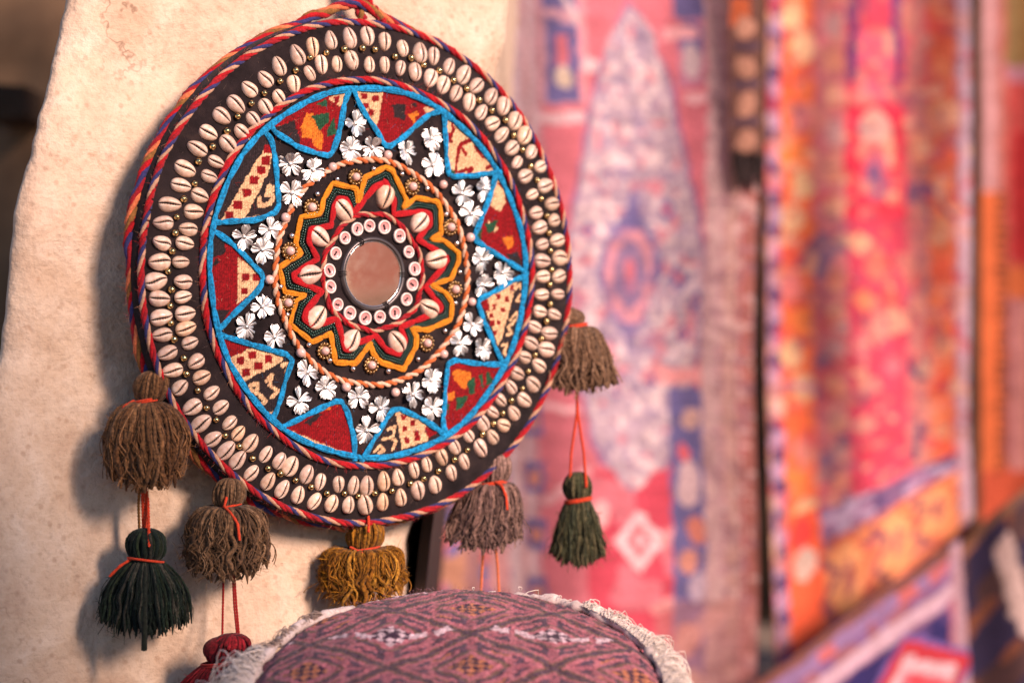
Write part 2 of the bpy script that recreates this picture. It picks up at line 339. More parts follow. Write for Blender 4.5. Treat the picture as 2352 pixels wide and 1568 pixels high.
STAR = [[-15.9,61.5],[-9.3,84.1],[12.3,94.5],[19.5,92.1],[34.9,65.2],[30.8,58.2],[44.6,68.3],[67.6,65.6],[71.3,58.8],[71.8,36.6],[61.0,31.5],[74.3,31.1],[90.9,19.7],[90.9,12.0],[82.6,-4.1],[61.0,-10.0],[75.9,-16.1],[83.7,-25.7],[82.6,-41.0],[56.9,-50.8],[40.6,-49.5],[45.5,-56.4],[44.6,-66.0],[31.6,-85.9],[8.2,-79.6],[-0.5,-71.4],[-2.9,-61.9],[-10.9,-71.4],[-18.8,-80.1],[-39.2,-79.4],[-44.2,-53.8],[-62.5,-61.2],[-84.7,-45.9],[-78.6,-25.9],[-69.4,-20.4],[-90.0,-18.0],[-95.4,3.2],[-74.0,15.6],[-79.4,24.8],[-74.0,47.6],[-54.0,50.9],[-51.7,63.0],[-42.3,78.1],[-18.0,74.3]]
TRI = [[[[-98.6,118.7],[-84.8,112.3],[-78.3,108.4],[-59.5,103.5],[-43.7,101.3],[-35.4,122.6],[-30.4,148.0],[-26.2,159.8]],[[-39.6,159.7],[-69.3,144.4],[-85.6,130.7]]],[[[-21.0,162.3],[-14.3,147.5],[2.7,126.6],[13.8,111.1],[31.9,122.2],[56.2,142.5],[70.3,147.7]],[[44.0,154.4],[14.6,160.0],[-7.5,164.5]]],[[[74.7,146.5],[76.5,122.9],[77.4,103.7],[80.0,88.2],[109.5,90.9],[137.7,95.0]],[[125.8,110.2],[111.4,126.1],[89.8,141.4]]],[[[130.6,90.1],[126.8,76.2],[116.9,54.0],[107.0,32.8],[123.5,23.1],[152.5,9.0],[167.1,2.8]],[[164.8,24.0],[162.1,49.4],[155.8,77.2],[144.6,95.2]]],[[[167.1,1.0],[150.2,-4.8],[130.2,-15.2],[110.3,-23.6],[121.3,-48.1],[137.9,-79.3]],[[148.0,-70.1],[157.0,-44.3],[164.8,-16.6]]],[[[139.0,-82.0],[116.9,-81.9],[79.8,-77.2],[76.5,-98.8],[73.3,-136.7]],[[82.0,-135.0],[99.3,-122.7],[119.1,-106.5],[132.4,-93.9]]],[[[71.2,-142.0],[51.9,-130.9],[22.3,-118.7],[7.7,-137.1],[-2.7,-152.8],[-13.0,-167.6]],[[11.9,-164.7],[32.8,-157.3],[54.0,-149.7]]],[[[-94.8,-135.9],[-84.9,-131.8],[-61.0,-121.8],[-34.8,-111.7],[-26.6,-124.1],[-20.5,-147.1],[-19.5,-166.5]],[[-42.9,-162.3],[-71.0,-154.6],[-86.9,-145.6]]],[[[-157.7,-54.1],[-141.5,-58.4],[-122.2,-63.5],[-82.0,-73.9],[-88.9,-92.0],[-96.8,-117.8],[-103.7,-129.7]],[[-114.4,-124.4],[-126.1,-112.2],[-145.3,-86.4],[-154.9,-67.7]]],[[[-157.7,32.3],[-141.5,22.5],[-124.1,7.5],[-111.5,-4.3],[-114.4,-14.6],[-133.8,-31.9],[-156.8,-52.4]],[[-161.5,-38.9],[-164.7,-11.9],[-164.4,13.5]]],[[[-103.4,112.9],[-100.2,98.9],[-97.8,76.4],[-96.2,52.4],[-117.8,43.3],[-136.9,42.0],[-155.0,40.1]],[[-154.2,49.2],[-140.1,74.8],[-122.6,99.3]]]]
PAT = [["r",["d",[[-100.2,124.3],[-80.8,131.0],[-74.2,114.2],[-77.5,105.6],[-98.6,115.9]]],["o",[[-74.2,125.6],[-67.7,138.8],[-61.1,137.7],[-51.2,116.8],[-53.7,106.6],[-61.1,109.2],[-62.8,116.2],[-72.6,117.2]]],["g",[[-62.8,136.2],[-46.2,140.0],[-44.6,132.9],[-55.3,123.7]]],["g",[[-59.5,146.4],[-47.9,151.3],[-47.1,144.2]]],["g",[[-47.9,124.1],[-40.4,136.0],[-37.9,121.7],[-47.9,118.4]]],["c",[[-46.2,152.9],[-29.6,159.6],[-30.4,148.0],[-34.6,146.3],[-41.3,148.8]]],["r",[[-41.3,154.6],[-35.4,154.9],[-37.1,147.6],[-40.4,147.4]]]],["r",["c",[[-19.3,163.1],[9.5,160.4],[7.0,141.4],[2.7,126.6],[-14.3,147.5]]],["r",[[-12.9,158.7],[-6.2,159.1],[-6.2,154.2],[-12.9,153.8]]],["r",[[-1.6,157.2],[5.2,157.6],[5.2,152.6],[-1.6,152.2]]],["r",[[-5.8,144.6],[1.0,145.0],[1.0,140.0],[-5.8,139.7]]],["r",[[-10.9,150.1],[-4.1,150.5],[-4.1,145.6],[-10.9,145.2]]],["d",[[19.8,150.8],[33.6,151.6],[33.6,136.9],[21.5,139.2]]],["d",[[26.7,122.0],[30.1,128.0],[31.9,120.8]]],["d",[[38.8,151.9],[45.8,153.7],[45.8,149.3]]],["o",[[36.2,142.9],[45.8,146.4],[48.4,143.6],[44.0,140.4],[44.0,133.1],[41.4,135.9]]],["c",[[52.7,149.7],[66.8,150.5],[63.3,145.9],[56.2,144.0]]]],["c",["~r",4.2,[[82.7,142.5],[85.4,132.2],[80.9,121.6]]],["~r",4.2,[[88.0,93.7],[89.8,107.2],[91.6,117.7],[104.2,122.7]]],["~r",4.2,[[91.6,117.7],[97.9,109.8]]],["~r",4.2,[[100.6,133.0],[95.2,137.2]]],["~r",4.2,[[109.5,117.0],[116.8,108.3],[124.0,108.7]]],["~r",4.2,[[115.0,114.3],[118.6,118.9]]],["~r",4.2,[[122.2,98.1],[131.3,103.0]]],["~r",4.2,[[91.6,93.1],[105.9,97.4]]],["~r",4.2,[[102.4,92.8],[105.9,95.9]]],["~r",4.2,[[80.9,127.5],[82.7,120.2]]],["g",[[80.9,96.4],[88.0,93.7],[82.7,88.3]]]],["r",["c",[[127.9,92.7],[141.3,91.4],[142.4,65.7],[136.8,58.2],[126.8,63.4]]],["r",[[133.5,83.8],[141.3,85.9],[140.2,78.5]]],["c",[[123.5,50.5],[134.6,43.5],[131.3,38.8],[122.4,45.0]]],["g",[[120.2,46.8],[134.6,50.8],[130.2,39.7],[123.5,38.6]]],["g",[[107.0,33.7],[116.9,43.0],[114.7,30.2]]],["o",[[139.0,34.5],[150.2,37.5],[152.5,27.4],[145.7,23.6]]],["d",[[143.5,19.9],[157.0,22.0],[164.8,5.5],[150.2,10.8]]]],["d",["c",[[119.1,-26.3],[125.7,-17.1],[157.0,-2.0],[139.0,-57.3],[134.6,-64.6]]],["r",[[114.7,-24.5],[123.5,-22.6],[125.7,-33.5],[120.2,-33.5]]],["r",[[132.4,-17.3],[136.8,-17.3],[136.8,-22.1],[132.4,-22.1]]],["r",[[142.4,-19.6],[146.9,-19.6],[146.9,-24.3],[142.4,-24.4]]],["r",[[127.9,-26.5],[132.4,-26.5],[132.4,-31.3],[127.9,-31.3]]],["r",[[137.9,-29.2],[142.4,-29.2],[142.4,-33.9],[137.9,-34.0]]],["r",[[124.6,-34.8],[129.0,-34.8],[129.0,-39.5],[124.6,-39.5]]],["r",[[132.4,-41.1],[136.8,-41.1],[136.8,-45.9],[132.4,-45.9]]],["r",[[125.7,-42.1],[130.2,-42.1],[130.2,-46.8],[125.7,-46.8]]],["r",[[129.0,-50.3],[133.5,-50.3],[133.5,-55.1],[129.0,-55.1]]],["r",[[148.0,-8.9],[152.5,-8.8],[152.5,-13.6],[148.0,-13.7]]],["~c",3.2,[[154.7,-13.0],[159.2,-7.5],[162.6,-14.8],[155.8,-23.2],[161.5,-24.0]]],["~c",3.2,[[148.0,-40.7],[154.7,-33.3],[157.0,-38.8],[145.7,-48.1],[150.2,-53.6],[144.6,-54.5]]],["~c",3.2,[[139.0,-64.6],[144.6,-62.8],[141.3,-71.9],[145.7,-73.8]]]],["r",["o",[[84.1,-89.9],[88.5,-85.4],[103.7,-89.1],[105.9,-97.3],[97.2,-104.5],[87.4,-97.1]]],["o",[[77.6,-107.9],[86.3,-106.2],[85.2,-114.3],[78.7,-115.1]]],["g",[[112.5,-91.9],[123.5,-88.3],[129.0,-97.5],[116.9,-104.7]]],["g",[[100.4,-97.2],[108.1,-93.7],[109.2,-108.2],[102.6,-110.0]]],["g",[[87.4,-111.6],[101.5,-110.0],[97.2,-119.0],[88.5,-124.3]]],["g",[[76.5,-116.9],[80.9,-116.9],[79.8,-127.8]]],["r",[[116.9,-88.3],[120.2,-87.4],[122.4,-104.8],[119.1,-106.5]]]],["d",["c",[[22.3,-119.6],[43.4,-127.1],[64.7,-141.9],[56.2,-150.7],[29.7,-157.2]]],["r",[[29.0,-126.2],[34.5,-126.3],[34.5,-131.3],[29.0,-131.2]]],["r",[[38.5,-131.7],[44.0,-131.8],[44.0,-136.8],[38.5,-136.7]]],["r",[[30.1,-136.0],[35.6,-136.1],[35.6,-141.1],[30.1,-141.0]]],["r",[[42.8,-140.7],[48.3,-140.8],[48.3,-145.8],[42.8,-145.7]]],["r",[[32.2,-146.7],[37.7,-146.9],[37.7,-151.9],[32.2,-151.7]]],["r",[[43.8,-145.2],[49.3,-145.3],[49.3,-150.3],[43.8,-150.2]]],["r",[[53.0,-136.3],[69.0,-142.0],[58.3,-148.9]]],["~c",3.2,[[15.0,-139.1],[22.3,-137.4],[20.2,-146.3],[9.8,-147.8]]],["~c",3.2,[[18.1,-146.2],[24.4,-149.9],[20.2,-157.0]]],["~c",3.2,[[1.5,-158.2],[7.7,-153.1],[11.9,-158.5],[5.6,-160.1]]],["~c",3.2,[[-6.8,-163.3],[-3.7,-166.9]]]],["r",["c",[[-92.8,-136.8],[-83.0,-138.8],[-20.5,-162.1],[-22.5,-165.5],[-44.9,-161.4],[-71.0,-153.8],[-86.9,-144.7]]],["r",[[-72.8,-149.0],[-69.2,-149.1],[-69.2,-151.6],[-72.8,-151.5]]],["r",[[-55.8,-154.7],[-52.2,-154.8],[-52.2,-157.2],[-55.8,-157.1]]],["r",[[-40.7,-159.4],[-37.0,-159.5],[-37.0,-162.0],[-40.7,-161.9]]],["d",[[-71.0,-132.1],[-57.0,-121.9],[-53.0,-125.4],[-65.0,-133.9]]],["o",[[-53.0,-121.1],[-44.9,-116.8],[-43.9,-120.4]]],["o",[[-39.8,-115.2],[-35.8,-113.5],[-36.8,-117.8]]]],["d",["r",[[-156.8,-55.8],[-122.2,-64.3],[-133.8,-71.2],[-145.3,-74.5]]],["c",[[-146.3,-76.2],[-122.2,-66.1],[-90.9,-73.0],[-92.8,-78.2],[-129.9,-95.1]]],["r",[[-137.2,-73.9],[-129.5,-73.9],[-129.5,-80.4],[-137.2,-80.4]]],["r",[[-126.1,-69.3],[-118.3,-69.3],[-118.3,-75.8],[-126.1,-75.8]]],["r",[[-120.2,-78.6],[-112.5,-78.6],[-112.5,-85.1],[-120.2,-85.1]]],["r",[[-131.9,-84.1],[-124.1,-84.2],[-124.1,-90.7],[-131.9,-90.6]]],["r",[[-110.1,-72.8],[-102.3,-72.8],[-102.3,-79.3],[-110.1,-79.3]]],["r",[[-147.2,-66.2],[-139.6,-66.2],[-139.6,-72.7],[-147.2,-72.6]]],["~c",4,[[-124.1,-98.6],[-116.3,-96.9],[-118.3,-105.5],[-124.1,-102.0]]],["~c",4,[[-116.3,-105.5],[-108.5,-112.5],[-114.4,-115.8]]],["~c",4,[[-108.5,-95.3],[-102.7,-90.2],[-104.6,-98.8],[-96.8,-104.0],[-102.7,-109.1]]],["~c",4,[[-92.8,-81.6],[-86.9,-79.9],[-88.9,-87.7]]],["c",[[-110.5,-124.4],[-98.7,-119.5],[-104.6,-127.1]]]],["r",["d",[[-160.6,32.2],[-149.1,24.0],[-147.2,13.9],[-160.6,10.2]]],["d",[[-160.6,-33.8],[-143.4,-33.7],[-156.8,-52.4]]],["d",[[-160.6,3.4],[-156.8,10.3],[-153.0,5.3]]],["r",[[-153.0,12.0],[-141.5,19.1],[-141.5,7.2]]],["c",[[-135.7,10.7],[-110.5,-4.3],[-115.4,-16.3],[-136.7,-28.5]]],["r",[[-131.7,-3.2],[-125.1,-3.1],[-125.1,-9.3],[-131.7,-9.4]]],["r",[[-121.2,-2.7],[-114.6,-2.6],[-114.6,-8.8],[-121.2,-8.9]]],["r",[[-133.2,-14.9],[-126.6,-14.8],[-126.6,-20.9],[-133.2,-21.0]]]],["d",["c",[[-106.6,108.5],[-102.6,98.8],[-105.8,85.9],[-129.0,44.3],[-154.2,40.1],[-146.4,50.8],[-125.8,83.7],[-114.7,98.2]]],["r",[[-112.9,98.3],[-104.2,98.7],[-104.2,91.6],[-112.9,91.3]]],["r",[[-117.7,90.1],[-109.0,90.5],[-109.0,83.4],[-117.7,83.1]]],["r",[[-124.4,81.0],[-115.8,81.3],[-115.8,74.3],[-124.4,74.0]]],["r",[[-131.7,70.2],[-123.1,70.5],[-123.1,63.5],[-131.7,63.2]]],["r",[[-140.4,59.4],[-131.8,59.7],[-131.8,52.7],[-140.4,52.4]]],["r",[[-148.2,50.1],[-139.7,50.3],[-139.7,43.3],[-148.2,43.1]]],["r",[[-110.2,108.3],[-101.5,108.7],[-101.5,101.6],[-110.2,101.3]]],["~c",5,[[-105.0,73.3],[-108.2,66.1],[-100.2,65.0],[-105.0,57.7],[-114.7,56.0],[-114.7,61.7]]],["~c",5,[[-100.2,72.0],[-105.0,69.0]]],["c",[[-127.4,45.1],[-117.8,47.5],[-119.4,43.2]]]]]
# ------------------------------------------------------------------ setting: ground, pillar, dark walls
g = mk('ground', [(-40, -40, 0), (40, -40, 0), (40, 40, 0), (-40, 40, 0)], [(0, 1, 2, 3)], M['ground'], smooth=False)
tag(g, 'dusty ground under the cushion', kind='structure')

TW = R(31)                                            # the pillar's face is turned to the right, like the hanging
def wall_y(x): return 2.214 + (x + .124) * math.tan(TW)

def build_pillar():
    nz, ns, nd = 330, 190, 14
    zs = np.linspace(-.02, 1.25, nz)
    # left and right arris as height profiles
    zl = H + np.array([-.6, -.31, -.15, -.013, .11, .20, .29, .8]); xl = np.array([-.60, -.515, -.475, -.437, -.421, -.402, -.385, -.33])
    zr = H + np.array([-.6, -.30, -.19, .0, .16, .22, .262, .285, .32, .8]); xr = np.array([-.125, -.108, -.098, -.060, -.035, -.020, -.016, -.009, -.003, .03])
    XL = np.interp(zs, zl, xl); XR = np.interp(zs, zr, xr)
    V = np.zeros((nz, ns + 2 * nd, 3))
    for i, z in enumerate(zs):
        jl = .0035 * mnoise.noise((z * 9, 3.1, 0)) + .0022 * mnoise.noise((z * 60, 9, 0))
        jr = .005 * mnoise.noise((z * 11, 7.7, 0)) + .003 * mnoise.noise((z * 40, 5, 0))
        x0, x1 = XL[i] + jl, XR[i] + jr
        s = np.linspace(0, 1, ns)
        x = x0 + (x1 - x0) * s
        y = np.array([wall_y(v) for v in x])
        edge = np.minimum((x - x0) / .03, 1); edge2 = np.minimum((x1 - x) / .022, 1)
        y = y + .022 * (1 - np.sqrt(np.maximum(0, 1 - (1 - edge) ** 2))) + .02 * (1 - np.sqrt(np.maximum(0, 1 - (1 - edge2) ** 2)))
        zz = z - H
        y = y - .016 / (1 + math.exp((zz + .20) / .05)) + .02 * max(0, zz - .15)
        for j in range(ns):
            p = Vector((x[j], 0, z))
            y[j] += .010 * mnoise.noise(p * 5.2) + .0045 * mnoise.noise(p * 17 + Vector((4, 0, 0))) + .0016 * mnoise.noise(p * 60)
        V[i, nd:nd + ns] = np.stack([x, y, np.full(ns, z)], 1)
        t = np.linspace(1, 0, nd, endpoint=False)[:, None] ** 1.6
        L = V[i, nd] + t * np.array([-.03, .85, 0]); V[i, :nd] = L
        Rr = V[i, nd + ns - 1] + t[::-1] * np.array([.004, .80, 0]); V[i, nd + ns:] = Rr
    F = grid_faces(nz, ns + 2 * nd)
    o = mk('stone_pillar', V.reshape(-1, 3), F[:, ::-1].copy(), M['stone'])
    return o
tag(build_pillar(), 'rough peach-coloured stone pillar that the round hanging leans against', 'pillar')

# dark strip added for the shade on the pillar's right flank
def upright_strip(name, pts, th, mat):
    """a strip standing on a polyline of (x, z) with a depth range"""
    mb = MB()
    n = len(pts)
    V = []
    for (x, z, y0, y1) in pts: V += [(x, y0, z), (x + th, y0, z), (x + th, y1, z), (x, y1, z)]
    F = []
    for i in range(n - 1):
        a, b = 4 * i, 4 * i + 4
        for k in range(4): F.append((a + k, a + (k + 1) % 4, b + (k + 1) % 4, b + k))
    F += [(3, 2, 1, 0), (4 * n - 4, 4 * n - 3, 4 * n - 2, 4 * n - 1)]
    return mk(name, V, F, mat, smooth=False)
shade_strip = upright_strip('flank_shade_strip', [(-.1035, 0, 2.30, 3.05), (-.0990, .20, 2.30, 3.05), (-.0880, .31, 2.30, 3.05), (-.0600, .50, 2.32, 3.05), (-.0500, .66, 2.34, 3.05), (-.040, .80, 2.35, 3.05), (-.01, 1.25, 2.35, 3.05)], .010, M['flank_shade'])
tag(shade_strip, 'dark brown strip standing in for the shaded right flank of the stone pillar, below the hanging', 'shade_strip')

def rough_wall(name, x0, x1, y, label, cat, amp=.03, mat='dark', z1=1.6):
    nx, nz = 60, 60
    X, Z = np.meshgrid(np.linspace(x0, x1, nx), np.linspace(-.02, z1, nz), indexing='ij')
    Y = np.full(X.shape, y) + amp * vnoise(X.shape, (9, 9), 3) + amp * .5 * vnoise(X.shape, (24, 24), 4)
    V = np.stack([X, Y, Z], -1).reshape(-1, 3)
    V2 = V.copy(); V2[:, 1] = y + .3
    F = grid_faces(nx, nz)
    n = len(V)
    loop = [i * nz for i in range(nx)] + [(nx - 1) * nz + j for j in range(1, nz)] + [i * nz + nz - 1 for i in range(nx - 2, -1, -1)] + [j for j in range(nz - 2, 0, -1)]
    loop = np.array(loop); l2 = np.roll(loop, -1)
    side = np.stack([loop, l2, l2 + n, loop + n], 1)
    o = mk(name, np.vstack([V, V2]), np.vstack([F, F[:, ::-1] + n, side]), M[mat])
    return tag(o, label, cat)
rough_wall('stone_wall', -1.6, -.30, 3.3, 'dark brown rough wall in the gap at the left edge of the photo', 'wall', mat='brown')
b1 = at(20, 232, 3.18)
blk = mk('wall_niche', *(lambda c: ([(c[0] - .030, c[1], c[2] - .024), (c[0] + .022, c[1], c[2] - .020), (c[0] + .022, c[1], c[2] + .020), (c[0] - .030, c[1], c[2] + .023),
     (c[0] - .030, c[1] + .16, c[2] - .024), (c[0] + .022, c[1] + .16, c[2] - .020), (c[0] + .022, c[1] + .16, c[2] + .020), (c[0] - .030, c[1] + .16, c[2] + .023)],
     [(0, 1, 2, 3), (0, 4, 5, 1), (1, 5, 6, 2), (2, 6, 7, 3), (3, 7, 4, 0)]))(b1), M['dark'], smooth=False)
blk.name = 'beam_end'
tag(blk, 'small blackened beam end sticking out of the dark wall at the left edge', 'beam')
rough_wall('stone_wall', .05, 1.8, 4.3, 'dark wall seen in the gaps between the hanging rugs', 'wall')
# ------------------------------------------------------------------ the round hanging
T = 0.6085; PA, PR0 = 3.4036, .17175          # turn to the right, and the backward curl of the rim
O = Vector((-.1241, 2.15, H + .0609))
HANG = empty('wall_hanging', O, T)
tag(HANG, 'round dark felt wall hanging covered in cowrie shells, silver flowers and tassels', 'wall hanging')

def drop(r): return PA * np.maximum(0, np.asarray(r) - PR0) ** 2
def surf(x, z, h=0.0):
    """point h metres in front of the felt at local x, z (metres)"""
    r = math.hypot(x, z); d = float(drop(r)); s = 2 * PA * max(0, r - PR0)
    c, sn = (x / r, z / r) if r > 1e-9 else (1, 0)
    n = Vector((s * c, -1, s * sn)).normalized()
    return Vector((x, d, z)) + n * h, n, Vector((c, s, sn)).normalized()
def surfs(P, h=0.0):
    P = np.asarray(P, float); r = np.hypot(P[:, 0], P[:, 1]); s = 2 * PA * np.maximum(0, r - PR0)
    n = np.stack([s * P[:, 0] / (r + 1e-9), -np.ones(len(P)), s * P[:, 1] / (r + 1e-9)], 1); n /= np.linalg.norm(n, axis=1)[:, None]
    return np.stack([P[:, 0], drop(r), P[:, 1]], 1) + n * np.asarray(h)[..., None] if np.ndim(h) else np.stack([P[:, 0], drop(r), P[:, 1]], 1) + n * h

def place(o, x, z, h=0, ang=None, scale=1.0, sx=1.0, tilt=None):
    """lay o on the felt: its +Y axis radial (or turned by ang from radial), its +Z out of the felt"""
    p, n, er = surf(x, z, h)
    if ang: er = Matrix.Rotation(ang, 3, n) @ er
    if tilt: n = (n + Vector(tilt)).normalized(); er = (er - er.dot(n) * n).normalized()
    ex = er.cross(n)
    m = Matrix((ex, er, n)).transposed().to_4x4()
    o.matrix_local = Matrix.Translation(p) @ m @ Matrix.Diagonal((scale * sx, scale, scale, 1))

RIM = .2235
def build_felt():
    na = 220
    prof = [(0, 0)] + [(r, float(drop(r))) for r in np.linspace(.02, RIM, 40)]
    e = float(drop(RIM))
    for a in np.linspace(15, 165, 8): prof.append((RIM + .0035 * math.sin(R(a)), e + .012 - .012 * math.cos(R(a))))
    prof += [(RIM - .02, e + .026), (.10, e + .028), (.0, e + .028)]
    a = np.arange(na) / na * 2 * math.pi
    V = np.zeros((na, len(prof), 3))
    wob = vnoise((na, len(prof)), (26, 9), 2) * .0011
    wob[-1] = wob[0]
    for j, (r, y) in enumerate(prof):
        V[:, j] = np.stack([r * np.cos(a), y + wob[:, j] * (r > .01), r * np.sin(a)], 1)
    return mk('felt_disc', V.reshape(-1, 3), grid_faces(na, len(prof), True), M['felt'], HANG)
build_felt()

# --- cowrie shells
def shell_mesh(seed, L=.0178, W=.0130, Hh=.0060):
    rg = np.random.default_rng(seed)
    q = np.array([-1, -.97, -.88, -.74, -.58, -.42, -.30, -.20, -.11, 0, .11, .20, .30, .42, .58, .74, .88, .97, 1])
    s = np.sin(np.linspace(-math.pi / 2, math.pi / 2, 27)) * .999
    V = np.zeros((len(s), len(q), 3)); k = rg.uniform(.10, .22); bend = rg.uniform(-.16, .16); cur = rg.uniform(.02, .10) * rg.choice([-1, 1])
    for i, t in enumerate(s):
        w = W / 2 * math.sqrt(max(0, 1 - t * t)) ** .92 * (1 + k * t)
        g = W * (cur * math.sin(2.6 * t) + bend * .25 * (1 - t * t))
        prof = math.sqrt(max(0, 1 - t * t)) ** .75
        tooth = 1 + (.45 if i % 2 else -.35)
        for j, u in enumerate(q):
            uu = u
            if abs(u) == .11: uu = u * tooth
            x = g * (1 - u * u) + uu * w
            h = Hh * prof * math.sqrt(max(0, 1 - u * u)) ** .9
            if abs(t) < .965:
                dip = math.exp(-(u / .17) ** 2); h -= dip * .0021 * prof
                if .1 < abs(u) < .45 and i % 2: h += .00022
                if u == 0: h -= .0018
            V[i, j] = (x, t * L / 2, max(h, -.0002) - .0004)
    F = grid_faces(len(s), len(q))[:, ::-1].copy()
    fm = np.zeros(len(F), int); nj = len(q) - 1
    for i in range(1, len(s) - 2):
        fm[i * nj + 8] = 1; fm[i * nj + 9] = 1
    return V.reshape(-1, 3), F, fm
protos = []
for k in range(7):
    V, F, fm = shell_mesh(20 + k)
    o = mk('cowrie_shell', V, F, [M['shell'], M['slit']], HANG, fmat=fm); protos.append(o)
used = set()
def put(proto, x, z, **kw):
    o = proto if proto.name not in used else inst(proto)
    used.add(proto.name); place(o, x, z, **kw); return o
yellow = None
for row, ls in enumerate((SH_OUT, SH_IN)):
    for i, (x, z) in enumerate(ls):
        k = random.randrange(7)
        o = put(protos[k], x / 1000, z / 1000, ang=random.gauss(0, .13) + (math.pi if random.random() < .3 else 0), scale=random.uniform(.86, 1.12) * (1.03 if row == 0 else .96), sx=random.uniform(.88, 1.08), tilt=(random.gauss(0, .10), 0, random.gauss(0, .10)))
        if row == 0 and yellow is None and (abs(x + 51) < 6 and z < -190): yellow = o
if yellow is not None:
    yellow.data = yellow.data.copy(); yellow.data.materials[0] = M['shell_y']; yellow['label'] = 'yellowed cowrie shell'
for x, z in SH_MID:
    put(protos[random.randrange(7)], x / 1000, z / 1000, ang=random.gauss(0, .12), scale=random.uniform(1.20, 1.34), sx=random.uniform(1.02, 1.12), h=.0004)

# --- round beads
def ball(name, r, mat, nu=18, nv=11, sq=1.0, base=-.35):
    V = []; a = np.arange(nu) / nu * 2 * math.pi
    ph = np.linspace(0, math.pi, nv)
    P = np.zeros((nu, nv, 3))
    for j, p in enumerate(ph): P[:, j] = np.stack([r * math.sin(p) * np.cos(a), r * math.sin(p) * np.sin(a), np.full(nu, r * sq * (math.cos(p) - base))], 1)
    return mk(name, P.reshape(-1, 3), grid_faces(nu, nv, True)[:, ::-1].copy(), mat, HANG)
bb = ball('brass_bead', .0030, M['brass'], base=-.75)
for x, z in BRASS: put(bb, x / 1000, z / 1000, scale=random.uniform(.9, 1.06))
pb = ball('pearl_bead', .0042, M['pearl'], base=-.7)
for x, z in PEARL: put(pb, x / 1000, z / 1000, scale=random.uniform(.93, 1.05))
sb = ball('steel_bead', .0026, M['steel'], base=-.8)
for x, z in SILVER: put(sb, x / 1000, z / 1000, scale=random.uniform(.9, 1.05))

# --- rosettes: a pearl in a ring of brass beadlets
ros = mk('pearl_rosette', *(lambda n: (np.vstack([[[0, 0, .0014]], np.stack([.0062 * np.cos(n), .0062 * np.sin(n), np.full(len(n), .0008)], 1), np.stack([.0064 * np.cos(n), .0064 * np.sin(n), np.full(len(n), -.0005)], 1)]).tolist(),
    [(0, 1 + i, 1 + (i + 1) % 24) for i in range(24)] + [(1 + i, 25 + i, 25 + (i + 1) % 24, 1 + (i + 1) % 24) for i in range(24)]))(np.arange(24) / 24 * 2 * math.pi), M['brass2'], HANG)
bt = MB()
u = np.arange(10) / 10 * 2 * math.pi; ph = np.linspace(0, math.pi, 7)
sp = np.array([[(math.sin(p) * math.cos(a), math.sin(p) * math.sin(a), math.cos(p)) for p in ph] for a in u]).reshape(-1, 3)
for k in range(13):
    a = k / 13 * 2 * math.pi
    bt.add(sp * .00165 + np.array([.0066 * math.cos(a), .0066 * math.sin(a), .0014]), grid_faces(10, 7, True)[:, ::-1])
ring = bt.build('beadlet_ring', M['brass2'], ros)
prl = mk('pearl', sp * .0040 + np.array([0, 0, .0030]), grid_faces(10, 7, True)[:, ::-1].copy(), M['pearl'], ros)
for i, (x, z) in enumerate(ROSETTE):
    if i == 0: o = ros
    else: o = inst(ros); inst(ring, o); inst(prl, o)
    place(o, x / 1000, z / 1000, ang=random.uniform(0, 1), h=.0004, scale=random.uniform(.95, 1.05))

# --- stamped silver flowers
def petal_mesh(seed):
    rg = np.random.default_rng(seed); n, m_ = 11, 13
    V = np.zeros((n, m_, 3))
    for i in range(n):
        t = i / (n - 1)
        w = (.0007 + .0036 * math.sin(min(1, t * 1.1) * math.pi * .55) ** 1.3) * (1 if t < .86 else 1 - .25 * ((t - .86) / .14) ** 2)
        for j in range(m_):
            q = -1 + 2 * j / (m_ - 1)
            y = .0008 + .0104 * t * (1 - .10 * q * q)
            if t > .8: y -= .0017 * max(0, 1 - abs(q) * 3.2) * (t - .8) / .2 - .0006 * math.cos(q * 9) * (t - .8) / .2
            z = .0011 + .0027 * t - .0026 * t * t + .00030 * math.cos(q * 9.4) * min(1, t * 2) + .0016 * abs(q) ** 1.6 * t + rg.normal(0, .00004)
            V[i, j] = (q * w, y, z)
    return V.reshape(-1, 3), grid_faces(n, m_)[:, ::-1].copy()
pm = []
for k in range(3):
    V, F = petal_mesh(40 + k); o = mk('petal', V, F, M['silver']); pm.append(o)
cen = None
for i, (x, z) in enumerate(FLOWER):
    if cen is None:
        Vc = sp * np.array([.0019, .0019, .0013]) + np.array([0, 0, .0022]); cen = mk('silver_flower', Vc, grid_faces(10, 7, True)[:, ::-1].copy(), M['silver'], HANG); o = cen
    else: o = inst(cen)
    place(o, x / 1000, z / 1000, ang=random.uniform(0, 6.28), h=.0006, scale=random.uniform(1.02, 1.14), tilt=(random.gauss(0, .09), 0, random.gauss(0, .09)))
    for k in range(5):
        src = pm[(i + k) % 3]
        p = src if src.parent is None else inst(src)
        p.parent = o
        wide = random.uniform(.85, 1.12)
        p.matrix_local = Matrix.Rotation(k * 2 * math.pi / 5 + random.gauss(0, .12), 4, 'Z') @ Matrix.Rotation(random.gauss(.03, .15), 4, 'X') @ Matrix.Rotation(random.gauss(0, .10), 4, 'Y') @ Matrix.Diagonal((wide, random.uniform(.9, 1.1), 1, 1))

